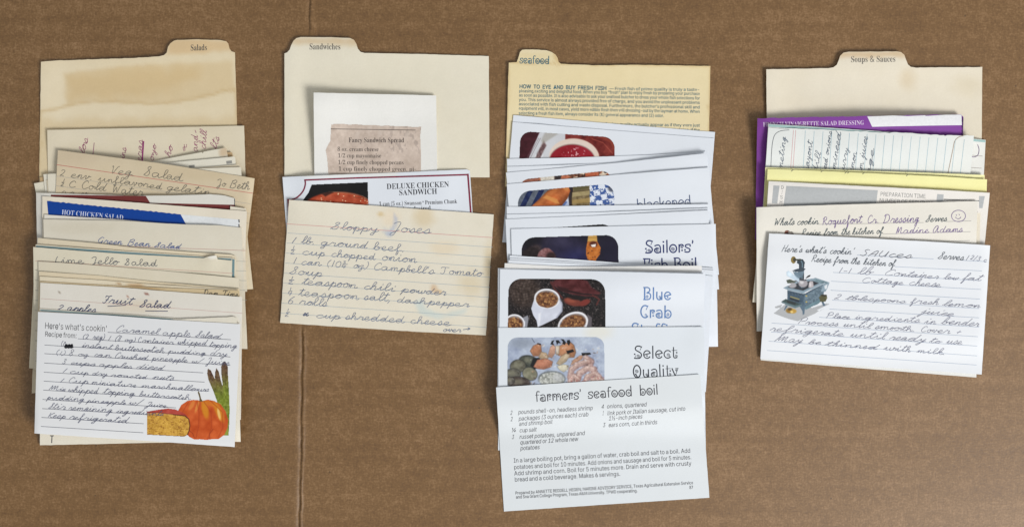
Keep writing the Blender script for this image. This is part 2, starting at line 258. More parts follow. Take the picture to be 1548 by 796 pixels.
# ------------------------------------------------------------------ lettering
SERIF_DATA = r'''
A 44 -1,0,-1,2,1,2,2,3,4,5,5,7,21,47,22,47,38,9,40,6,41,3,42,2,44,2,44,0,23,0,23,2,27,3,28,5,28,6,27,8,25,13,10,13,8,7,8,6,7,5,9,3,12,2,13,2,13,0|11,16,24,16,18,32
a 34 25,-1,22,0,20,3,15,0,10,-1,6,0,4,1,3,3,2,6,3,10,6,14,12,16,20,19,20,24,20,27,19,28,17,29,15,30,12,29,10,27,11,27,11,26,12,24,12,23,12,21,11,20,10,19,8,19,6,19,4,20,4,22,3,24,4,26,5,28,7,29,9,31,13,32,16,32,22,31,26,29,29,26,29,21,29,6,29,5,29,4,30,3,31,4,32,4,33,3,29,0|15,3,16,4,17,4,19,5,20,6,20,17,14,14,12,8,13,5
B 44 2,0,2,2,4,2,6,3,7,5,7,8,7,37,7,39,7,41,6,42,5,43,4,44,2,44,2,46,22,46,35,43,40,35,37,28,29,25,39,21,42,13,41,8,37,3,31,1,24,0|18,25,19,25,23,26,26,27,28,30,28,35,28,38,27,41,25,43,22,43,20,43,19,42,18,41,18,39|22,2,26,3,28,5,30,8,30,13,29,18,28,21,25,23,20,23,18,23,18,7,18,5,19,3,20,3
b 36 4,-1,4,39,4,41,4,43,3,44,1,44,1,46,14,46,14,28,18,31,22,32,25,31,28,30,31,28,33,25,34,21,34,17,34,12,32,8,30,4,27,1,23,0,19,-1,15,0,10,3,5,-1|18,1,21,2,23,5,24,9,25,16,24,21,23,25,21,27,18,28,17,28,16,27,14,26,14,24,14,7,15,3
C 47 26,-1,19,0,14,2,9,6,6,10,3,16,3,23,3,29,6,35,9,40,14,43,20,46,26,47,31,46,37,44,38,44,39,44,41,44,42,47,44,47,44,31,42,31,39,36,36,41,31,43,27,44,17,39,14,23,18,7,28,2,32,3,36,4,40,7,43,11,45,9,37,1
c 29 16,-1,12,0,9,1,6,4,4,7,2,11,2,15,2,20,4,24,6,27,10,30,13,31,17,32,22,31,25,30,27,27,28,25,27,23,27,22,25,21,24,20,21,22,20,25,20,26,20,27,19,29,17,30,13,27,11,19,12,12,14,8,17,5,20,4,24,5,27,7,28,6,23,1
D 50 2,0,2,2,5,2,6,3,7,5,7,7,7,37,7,41,6,43,4,44,1,44,1,46,22,46,33,44,41,40,45,32,47,23,44,10,36,3,23,0|22,2,28,4,32,7,34,14,35,23,32,38,22,43,20,43,19,42,18,41,18,38,18,7,18,5,19,3,20,3
d 37 14,-1,11,0,8,1,5,3,3,7,2,10,2,15,2,20,4,24,6,27,8,30,11,31,15,32,19,31,22,28,22,40,22,42,21,43,20,44,18,44,18,46,32,46,32,8,32,5,32,4,33,3,35,3,35,1,29,1,22,-1,22,4,19,0|17,3,19,3,20,4,21,6,22,8,22,24,22,26,21,27,19,28,17,28,15,27,13,25,12,21,12,15,12,10,13,6,15,4
E 44 1,0,1,2,4,2,6,3,7,5,8,8,8,37,7,40,6,43,4,44,2,44,2,46,40,46,40,32,38,32,37,37,34,41,30,42,23,43,21,43,20,43,19,42,19,42,18,41,18,39,18,25,19,25,23,25,26,27,28,30,29,35,30,35,30,12,29,12,28,15,27,18,26,20,24,21,22,22,19,22,18,22,18,7,19,5,19,3,21,3,23,3,28,3,31,4,34,5,37,7,39,10,41,14,43,14,40,0
e 30 15,-1,12,0,8,1,6,4,4,7,2,11,2,16,2,20,4,24,6,27,9,30,12,31,16,32,21,31,25,28,27,23,28,17,28,17,12,17,14,7,20,4,24,5,27,9,28,7,23,1|12,19,20,19,20,21,20,25,19,28,18,29,16,30,13,27,12,20
F 40 2,0,2,2,4,2,6,3,7,5,7,8,7,37,7,40,6,42,4,43,1,44,1,46,39,46,39,32,38,32,37,36,36,39,34,41,31,42,27,43,23,43,21,43,20,43,19,43,19,42,18,41,18,40,18,25,19,25,23,25,26,27,27,30,28,35,30,35,30,12,28,12,27,17,26,20,23,22,19,22,18,22,18,8,18,6,19,4,20,3,21,2,23,2,26,2,26,0
f 21 1,0,1,2,3,2,4,2,5,3,5,3,5,5,5,7,5,28,2,28,2,31,5,31,5,35,6,40,8,44,12,46,17,46,21,46,24,45,26,42,26,40,26,38,25,37,24,36,22,36,21,36,20,37,19,38,18,39,19,40,19,42,20,43,20,43,19,44,18,44,16,44,15,43,15,41,15,39,15,31,20,31,20,28,15,28,15,7,15,4,16,3,17,2,20,2,20,0
G 51 27,-1,20,0,14,2,9,6,6,10,4,16,3,23,4,29,6,35,9,40,14,44,19,46,26,47,31,46,37,44,38,44,39,44,40,44,41,44,41,45,42,47,44,47,44,31,42,31,40,35,38,38,36,41,33,43,30,44,27,44,18,39,15,23,15,13,18,7,22,3,28,1,31,2,33,3,34,5,34,7,34,13,34,15,33,17,31,18,28,18,28,20,50,20,50,18,47,18,46,17,45,15,45,13,45,3,36,0
g 33 15,-14,9,-14,5,-12,2,-10,1,-7,3,-5,7,-3,3,0,2,3,3,5,4,7,7,9,10,11,4,15,2,21,3,24,4,27,6,29,9,30,12,31,16,32,20,31,23,30,32,30,32,27,27,27,29,24,29,20,29,18,28,15,26,13,23,12,20,11,17,10,16,10,14,10,13,10,11,9,10,8,10,7,11,5,14,5,18,5,22,5,26,4,29,3,30,1,31,-1,32,-4,30,-8,27,-11,22,-13|16,12,18,13,19,15,20,17,20,21,20,25,19,28,18,29,16,30,14,29,12,28,12,25,11,21,12,17,12,15,14,13|16,-12,24,-10,26,-7,26,-5,25,-4,23,-4,20,-3,10,-3,8,-5,7,-7,8,-9,9,-10,12,-11
H 52 2,0,2,2,4,2,6,3,7,5,7,8,7,38,7,41,6,42,4,43,2,44,2,46,24,46,24,44,22,44,20,43,19,43,19,42,18,40,18,38,18,25,34,25,34,38,34,40,34,42,33,43,32,43,30,44,28,44,28,46,51,46,51,44,48,43,46,42,45,41,45,38,45,8,45,5,46,3,48,2,51,2,51,0,28,0,28,2,31,2,33,3,34,5,34,8,34,22,18,22,18,8,19,5,19,3,21,2,24,2,24,0
h 38 2,0,2,2,3,2,4,3,5,4,5,6,5,40,5,42,5,43,4,44,2,44,2,46,15,46,15,27,19,31,24,32,31,29,33,21,33,6,33,4,34,3,35,2,36,2,36,0,20,0,20,2,21,2,23,3,24,6,24,22,23,24,23,26,22,27,20,27,17,26,15,24,15,6,15,4,15,3,16,2,18,2,18,0
I 26 1,0,1,2,4,2,6,3,7,5,8,8,8,39,7,41,6,43,4,44,1,44,1,46,24,46,24,44,21,44,20,43,19,41,18,39,18,8,18,6,19,4,19,3,21,3,22,2,25,2,25,0
i 20 10,36,8,37,6,38,5,39,5,41,5,43,6,45,8,46,10,46,12,46,14,45,15,43,15,41,15,39,14,38,12,37|2,0,2,2,4,2,5,3,5,4,5,6,5,25,5,27,5,28,4,29,2,29,2,31,15,31,15,6,15,4,15,3,16,2,18,2,18,0
J 33 11,-7,8,-6,5,-5,3,-4,1,-2,0,0,0,2,0,4,1,6,3,7,4,7,6,7,8,6,9,5,9,3,9,1,8,0,8,-1,8,-2,8,-4,10,-4,13,-4,14,-2,15,-1,15,2,15,37,15,39,14,41,13,42,12,43,10,44,8,44,8,46,31,46,31,44,29,44,28,43,27,42,26,41,26,39,26,37,26,9,22,-3
j 21 11,36,9,37,7,38,6,39,6,41,6,43,7,45,9,46,11,46,13,46,14,45,15,43,16,41,15,39,14,38,13,37|4,-14,1,-14,-1,-13,-3,-12,-4,-11,-5,-9,-6,-7,-5,-5,-4,-4,-3,-3,-1,-3,0,-3,1,-4,2,-5,3,-7,2,-8,2,-9,1,-10,1,-10,2,-11,3,-12,5,-11,6,-10,6,-8,6,-5,6,25,6,27,6,28,4,29,2,29,2,31,16,31,16,-2,15,-7,13,-11,9,-13
K 51 2,0,2,2,5,2,6,3,7,5,8,8,8,38,7,41,6,42,5,43,2,44,2,46,24,46,24,44,22,44,20,43,19,43,19,42,18,40,18,38,18,23,32,37,34,40,35,42,33,43,29,44,29,46,49,46,49,44,48,44,41,42,34,36,27,28,46,5,48,3,49,2,50,2,52,2,52,0,28,0,28,2,31,2,32,2,32,2,33,3,33,3,33,5,32,7,20,21,18,20,18,8,19,5,19,3,21,2,24,2,24,0
k 36 2,0,2,2,3,2,5,3,5,4,5,6,5,40,5,42,5,43,4,44,2,44,2,46,15,46,15,17,23,25,24,26,24,28,24,29,21,29,21,29,21,31,35,31,35,29,31,28,27,26,22,21,35,3,36,2,38,2,38,0,21,0,21,2,22,2,23,2,24,3,24,4,23,5,16,15,15,13,15,6,15,4,15,3,16,2,18,2,18,0
L 43 2,0,2,2,4,2,6,3,7,5,7,8,7,38,7,41,6,42,4,43,2,44,2,46,25,46,25,44,23,44,21,43,20,43,19,42,18,40,18,38,18,8,18,6,19,5,19,4,20,3,21,3,23,3,28,3,31,4,34,6,37,8,39,11,41,15,43,15,40,0
l 20 2,0,2,2,4,2,5,3,5,4,5,6,5,40,5,42,5,43,4,44,2,44,2,46,15,46,15,6,15,4,15,3,16,2,18,2,18,0
M 63 1,0,1,2,4,2,6,3,7,5,8,8,8,38,7,40,7,42,6,43,5,43,4,44,1,44,1,46,18,46,32,14,45,46,62,46,62,44,59,43,57,42,56,41,56,38,56,9,56,6,56,4,57,3,58,2,60,2,62,2,62,0,40,0,40,2,42,2,43,2,44,3,45,4,45,6,45,8,45,40,29,0,27,0,11,39,11,8,11,5,12,3,14,2,17,2,17,0
m 55 2,0,2,2,3,2,4,3,5,4,5,6,5,25,5,27,5,28,4,29,2,29,2,31,15,31,15,26,19,30,24,32,29,30,32,26,36,30,42,32,48,29,50,21,50,6,51,4,51,3,52,2,54,2,54,0,38,0,38,2,39,2,40,3,41,4,41,6,41,22,41,24,40,26,39,27,38,27,35,26,32,24,32,6,33,4,33,3,34,2,36,2,36,0,20,0,20,2,22,2,22,3,23,4,23,6,23,22,23,24,23,26,22,27,20,27,17,26,15,24,15,6,15,4,15,3,16,2,18,2,18,0
N 49 40,-1,11,35,11,8,11,5,12,3,14,2,17,2,17,0,2,0,2,2,4,2,5,2,6,3,7,4,7,6,8,8,8,39,4,43,3,44,2,44,2,46,16,46,39,17,39,38,39,40,39,41,38,42,37,43,35,44,33,44,33,46,48,46,48,44,45,43,43,42,42,41,42,38,42,-1
n 38 2,0,2,2,3,2,4,3,5,4,5,6,5,25,5,27,5,28,4,29,2,29,2,31,15,31,15,27,19,31,24,32,31,29,33,21,33,6,33,4,34,3,35,2,36,2,36,0,20,0,20,2,21,2,23,3,24,6,24,22,23,24,23,26,22,27,20,27,17,26,15,24,15,6,15,4,15,3,16,2,18,2,18,0
O 53 26,-1,21,-1,17,1,13,3,9,6,7,9,4,13,3,18,3,23,3,28,4,32,7,36,9,40,13,43,17,45,22,46,27,47,31,46,36,45,40,43,43,40,46,36,48,32,49,28,50,23,49,18,48,13,46,9,43,6,40,3,35,1,31,-1|26,1,35,7,38,23,37,32,35,39,31,43,26,44,17,39,15,23,15,13,18,7,22,3
o 34 17,-1,13,0,9,1,6,4,4,7,2,11,2,15,2,20,4,24,6,27,9,30,13,31,17,32,21,31,25,30,28,27,30,24,31,20,32,15,31,11,30,7,28,4,25,1,21,0|17,1,19,2,21,4,21,6,22,8,22,11,22,15,22,23,21,27,19,29,17,30,14,29,13,27,12,23,12,15,12,11,12,8,12,6,13,4,14,2
P 42 2,0,2,2,4,2,6,3,7,5,7,8,7,38,7,41,6,42,4,43,2,44,2,46,21,46,29,45,34,44,37,42,39,40,40,37,41,33,40,28,37,24,31,21,24,21,18,21,18,8,19,5,19,3,21,2,24,2,24,0|18,23,20,23,24,24,27,25,29,28,29,33,29,37,28,41,25,42,22,43,20,43,19,42,18,41,18,40
p 37 2,-14,2,-12,3,-12,4,-12,5,-11,5,-10,5,-9,5,-6,5,24,5,27,5,28,4,29,2,29,2,31,14,31,14,26,18,30,23,32,26,31,29,30,32,27,33,24,35,20,35,16,35,11,33,7,32,4,29,1,26,0,23,-1,18,0,15,3,15,-6,15,-8,15,-10,16,-11,17,-12,18,-12,20,-12,20,-14|20,3,22,4,24,6,25,10,25,15,25,21,24,25,23,27,20,28,17,27,15,24,15,7,17,4
Q 53 38,-12,26,-9,19,0,14,2,10,5,7,9,5,13,3,18,3,23,3,28,4,32,7,36,9,40,13,43,17,45,22,46,27,47,31,46,36,45,40,43,43,40,46,36,48,32,49,28,50,23,49,15,45,9,40,3,33,0,38,-6,44,-8,47,-8,49,-7,49,-9,44,-11|27,1,35,7,38,23,37,32,35,39,31,43,26,44,17,39,15,23,15,13,18,7,22,3
q 36 17,-14,17,-12,20,-12,21,-11,22,-10,22,-8,22,3,19,0,14,-1,11,0,8,1,5,3,4,6,2,10,2,14,3,19,4,23,6,27,9,30,13,31,17,32,21,31,26,28,31,32,32,32,32,-8,32,-10,33,-11,34,-12,35,-12,35,-14|18,3,19,3,21,4,22,5,22,7,22,24,21,28,18,29,15,29,13,26,12,22,12,16,12,10,13,6,15,4
R 47 2,0,2,2,4,2,6,3,7,5,7,8,7,38,7,41,6,42,4,43,2,44,2,46,22,46,30,45,37,43,40,39,42,33,39,27,31,22,43,5,44,4,45,3,46,2,48,2,48,2,48,0,34,0,20,21,18,21,18,8,19,5,19,3,21,2,24,2,24,0|18,23,20,23,25,24,28,26,30,29,30,34,28,41,22,43,20,43,19,42,18,41,18,39
r 29 2,0,2,2,4,2,5,3,5,4,5,6,5,25,5,27,5,29,4,29,2,29,2,31,15,31,15,25,16,28,19,30,21,31,23,32,26,31,28,30,29,29,29,27,29,25,28,23,26,23,25,22,23,22,22,23,21,24,21,25,20,26,19,26,17,26,16,24,15,22,15,19,15,6,15,4,16,3,17,2,20,2,20,0
S 39 4,-1,4,16,6,16,8,9,11,5,15,2,20,1,23,2,26,4,27,6,28,9,27,13,22,16,16,19,11,22,8,25,6,29,5,33,5,37,7,40,9,43,12,45,15,46,18,47,21,46,23,46,25,46,28,45,29,45,30,44,31,45,32,47,34,47,34,32,32,32,31,35,29,38,27,41,25,43,22,44,19,44,16,44,14,43,12,41,12,38,12,36,14,34,16,32,19,30,25,27,29,25,32,23,34,21,35,19,36,16,36,13,35,9,34,6,31,3,28,1,24,-1,19,-1,18,-1,16,-1,14,0,13,0,11,1,10,1,9,1,8,1,8,1,7,1,6,0,6,-1
s 29 15,-1,12,-1,9,1,7,1,6,0,5,-1,4,-1,4,11,5,11,7,7,9,4,11,2,14,1,16,2,18,3,19,4,19,6,18,8,16,10,11,13,8,15,5,17,4,19,4,22,4,26,6,29,10,31,14,32,15,32,17,32,20,31,21,31,21,30,22,31,23,32,24,32,24,22,23,22,21,25,20,28,17,29,15,30,13,29,12,29,11,27,10,26,11,24,12,23,13,22,15,21,19,19,22,17,24,15,25,13,26,9,25,5,23,2,19,0
T 42 9,0,9,2,12,2,14,3,15,5,16,8,16,43,15,43,10,43,7,40,4,37,3,32,1,32,1,46,41,46,41,32,39,32,36,40,27,43,26,43,26,8,27,5,28,3,30,2,33,2,33,0
t 23 12,-1,9,0,7,1,5,4,5,7,5,28,2,28,2,30,6,34,9,37,11,40,13,42,14,42,14,31,21,31,21,28,14,28,14,8,15,6,15,5,16,4,17,4,19,5,21,7,22,7,18,1
U 49 25,-1,17,0,11,3,8,8,7,16,7,38,7,41,6,42,4,43,1,44,1,46,24,46,24,44,22,44,20,43,19,43,19,42,18,40,18,38,18,14,19,9,20,5,23,3,27,2,36,6,39,16,39,38,39,41,38,42,36,43,33,44,33,46,47,46,47,44,45,43,43,42,43,40,42,38,42,18,41,9,38,3,33,0
u 37 13,-1,9,0,7,2,5,5,5,10,5,25,4,27,4,28,3,29,1,29,1,31,14,31,14,7,14,6,15,5,16,4,18,4,21,4,23,7,23,25,23,27,22,28,21,29,19,29,19,31,32,31,32,7,33,5,33,4,34,3,36,3,36,1,30,1,23,-1,23,4,21,2,19,0,16,-1
V 43 21,-1,4,38,3,40,2,42,1,43,-1,44,-1,46,21,46,21,44,18,44,17,43,16,42,15,41,15,40,16,38,26,14,35,38,35,39,35,41,35,42,34,43,32,44,30,44,30,46,44,46,44,44,42,44,41,43,40,41,38,38,23,-1
v 31 14,-1,4,25,3,27,2,28,1,29,0,29,0,31,16,31,16,29,16,29,14,29,13,28,13,27,18,12,24,25,24,26,24,27,23,29,20,29,20,31,30,31,30,29,29,29,28,28,27,26,26,24,16,-1
W 61 17,-1,3,39,2,41,2,43,0,44,-2,44,-2,46,18,46,18,44,16,44,15,43,14,42,14,41,14,39,15,37,22,15,30,35,29,40,28,42,27,43,25,44,23,44,23,46,44,46,44,44,40,43,39,41,39,40,40,39,47,17,54,37,55,39,55,41,55,42,54,43,52,44,50,44,50,46,62,46,62,44,61,43,59,42,58,40,57,38,45,-1,43,-1,32,31,19,-1
w 43 12,-1,2,26,1,28,1,28,0,29,-1,29,-1,31,14,31,14,29,13,29,12,29,12,28,11,28,12,27,12,26,12,25,17,13,21,24,20,27,20,28,19,29,18,29,17,29,17,31,32,31,32,29,30,29,30,28,30,27,30,26,34,14,38,26,39,27,39,28,39,28,38,29,37,29,36,29,36,31,45,31,45,29,43,29,42,28,42,27,41,26,30,-1,29,-1,22,20,14,-1
X 47 1,0,1,2,5,3,9,7,19,21,8,39,6,41,5,43,3,44,2,44,1,44,1,46,24,46,24,44,23,44,20,43,19,42,19,40,20,39,26,29,32,37,33,40,34,41,33,43,29,44,29,46,46,46,46,44,45,44,43,43,40,42,38,40,36,37,28,26,41,6,43,4,44,3,45,2,46,2,46,2,46,0,24,0,24,2,24,2,28,2,29,4,29,6,27,8,21,18,14,8,13,6,12,4,14,2,17,2,17,0
x 32 0,0,0,1,3,3,6,6,12,14,4,26,2,28,0,29,0,31,17,31,17,29,15,29,14,28,14,27,15,26,18,21,22,26,23,27,23,28,23,29,23,29,22,29,20,29,20,31,31,31,31,30,28,28,25,25,20,18,29,4,30,3,30,2,31,2,32,2,32,0,16,0,16,2,17,2,18,2,18,2,19,3,18,4,17,6,14,11,10,6,9,5,8,3,9,2,11,1,12,1,12,0
Y 43 10,0,10,2,13,2,15,3,16,5,16,8,16,18,5,39,3,41,1,43,1,43,0,44,-1,44,-1,46,21,46,21,44,20,44,18,44,17,43,16,43,16,42,16,41,16,39,25,23,33,37,34,39,35,41,34,43,30,44,29,44,29,46,44,46,44,44,42,43,41,42,40,41,38,39,27,20,27,8,27,5,28,3,30,2,33,2,33,0
y 30 5,-14,3,-14,1,-12,0,-11,-1,-8,0,-7,0,-5,2,-4,4,-4,5,-4,6,-5,7,-6,7,-8,7,-8,7,-9,8,-10,9,-10,10,-9,11,-7,12,-6,13,-4,14,-3,14,0,4,25,3,26,2,28,2,28,2,29,1,29,0,29,0,29,0,31,16,31,16,29,15,29,14,29,13,28,13,27,13,27,13,26,19,12,23,24,23,25,24,26,24,27,24,27,24,28,23,29,22,29,20,29,20,31,30,31,30,29,29,29,28,28,27,26,26,24,16,-2,15,-7,13,-10,11,-12,10,-13,8,-14
Z 44 2,0,2,1,28,43,21,43,17,43,14,42,12,41,9,39,8,36,6,32,4,32,6,46,41,46,41,44,15,3,24,3,30,4,35,6,38,10,41,16,42,16,41,0
z 29 1,0,1,1,17,29,13,29,10,28,7,27,6,25,4,22,3,22,3,31,27,31,27,29,13,2,15,2,19,3,22,4,24,7,26,11,28,11,27,0
0 38 19,-1,13,0,9,2,6,6,4,11,3,17,2,24,3,31,4,37,6,42,9,46,13,48,19,49,24,48,28,46,31,42,34,37,35,31,35,24,35,17,34,11,31,6,28,2,24,0|19,4,22,5,24,9,25,15,25,24,25,33,24,39,22,43,19,44,16,43,14,39,13,33,13,24,13,15,14,9,16,5
1 38 7,0,7,4,12,4,14,4,15,4,15,6,15,8,15,42,13,39,11,37,9,35,7,35,5,35,4,36,3,38,3,40,5,40,7,41,10,43,13,45,18,48,25,48,25,8,26,6,26,5,27,4,29,4,34,4,34,0
2 38 2,0,2,7,12,17,16,21,19,25,21,28,22,31,22,34,23,37,22,40,21,43,20,44,17,45,14,44,13,42,12,38,11,33,8,33,5,34,3,36,3,40,3,42,4,44,6,46,9,47,13,48,17,49,24,48,29,46,32,42,33,37,33,35,32,33,31,31,29,28,27,25,24,22,15,14,9,7,24,7,26,8,28,9,29,10,30,12,30,14,34,14,34,0
3 38 16,-1,12,0,8,0,5,2,3,3,2,5,2,7,2,10,4,11,5,12,8,13,8,9,10,6,13,5,16,4,18,4,20,5,22,6,23,8,24,10,24,14,23,17,21,20,18,22,14,23,10,23,10,27,14,27,18,28,20,30,22,33,22,37,22,40,21,42,19,44,17,45,15,44,13,43,12,41,12,39,11,37,11,34,7,34,5,36,3,37,2,40,3,43,6,46,11,48,17,49,24,48,29,46,32,42,33,38,32,34,30,30,27,27,22,26,25,25,28,24,30,22,33,20,34,17,34,14,34,10,33,7,31,4,29,2,26,1,23,0,20,0
4 38 12,0,12,4,14,4,16,4,18,4,19,6,19,8,19,12,1,12,1,17,20,48,29,48,29,17,36,17,36,12,29,12,29,8,30,6,31,4,33,4,35,4,36,4,36,0|6,17,19,17,19,29,20,35,20,42,20,41,19,39,17,37,16,34,15,32
5 38 16,-1,12,0,8,1,6,2,4,4,3,5,3,7,3,10,4,11,6,12,8,12,8,10,9,8,10,7,11,5,13,4,15,4,18,4,20,5,21,6,23,8,23,11,24,15,23,19,21,22,18,24,15,25,12,25,10,24,7,24,4,25,6,48,32,48,32,36,28,36,28,38,27,39,27,40,26,40,24,41,10,41,9,28,11,29,13,29,15,29,17,29,24,28,29,26,33,21,34,15,34,11,32,7,31,5,28,3,26,1,23,0,19,0
6 38 20,-1,15,0,11,2,8,5,5,9,4,15,3,22,3,28,4,33,6,37,8,41,10,44,14,47,18,48,22,49,26,48,29,48,31,46,33,45,34,43,34,41,34,39,32,38,30,36,26,36,26,38,26,40,25,42,24,43,23,44,22,45,18,44,15,40,13,34,12,27,14,28,16,29,19,29,22,29,27,29,32,26,34,21,35,16,34,9,31,4,26,0|20,4,22,4,24,6,25,10,25,15,25,20,24,23,22,25,19,25,17,25,15,24,14,23,12,22,13,14,15,8,17,5
7 38 11,0,29,41,11,41,9,40,7,37,7,34,3,34,3,48,35,48,35,45,17,0
8 38 18,-1,13,0,9,1,6,3,4,6,2,9,2,12,3,16,5,19,8,22,12,24,8,27,6,30,4,33,4,36,4,39,5,42,7,45,10,47,14,48,19,49,25,48,30,45,33,42,33,37,33,33,31,30,28,28,24,26,30,23,33,20,35,17,36,13,34,7,31,3,26,0|20,28,22,30,24,32,25,34,25,37,25,39,24,41,23,42,22,44,21,44,19,45,16,44,15,43,13,40,13,37,13,34,15,32,17,30|19,3,22,4,24,6,26,8,26,12,26,15,24,17,21,19,16,22,14,20,13,18,11,15,11,12,12,8,13,6,16,4
9 38 15,-1,12,0,9,0,7,2,5,3,4,5,4,7,4,8,5,9,6,10,8,11,9,8,10,6,13,4,16,4,22,8,25,23,23,21,21,20,19,19,16,18,10,19,6,22,3,26,2,32,3,37,4,41,6,44,10,47,13,48,18,49,22,48,26,46,30,43,32,39,34,33,35,26,34,21,33,16,32,11,30,7,27,4,24,1,20,0|18,23,21,24,22,25,24,26,25,28,25,35,23,40,21,43,18,44,16,43,14,41,12,38,12,33,14,26
. 18 9,-1,7,-1,6,0,5,2,5,4,5,6,6,7,7,8,9,8,11,8,12,7,13,6,13,4,13,2,12,0,11,-1
, 18 3,-9,5,0,6,8,12,8,13,7,12,3,10,-1,7,-9
- 22 3,15,3,21,19,21,19,15
' 15 6,31,4,48,11,48,9,31
/ 25 1,0,19,48,24,48,6,0
( 20 13,-11,8,-4,5,3,3,10,3,18,3,26,5,34,8,41,13,48,18,48,14,41,11,34,9,26,9,18,9,11,11,3,14,-4,18,-11
) 20 2,-11,6,-4,9,3,11,11,11,18,11,26,9,34,6,41,2,48,8,48,12,41,15,34,17,26,17,18,17,10,15,3,12,-4,8,-11
& 49 19,-1,12,0,8,3,5,7,4,12,4,17,6,21,10,24,14,27,12,29,10,32,9,35,8,38,9,43,11,46,15,48,20,49,25,48,29,46,31,43,32,38,31,34,29,31,26,28,22,26,35,13,37,16,38,18,39,21,40,24,46,24,45,20,43,16,42,13,39,10,49,0,41,0,35,6,32,3,28,1,24,0|19,29,22,32,24,34,26,36,26,38,26,41,25,42,23,43,20,44,18,43,16,42,14,41,14,38,14,36,15,34,17,32|19,5,23,5,26,6,29,8,31,9,17,23,14,21,12,19,10,16,10,13,10,9,12,7,15,5
'''
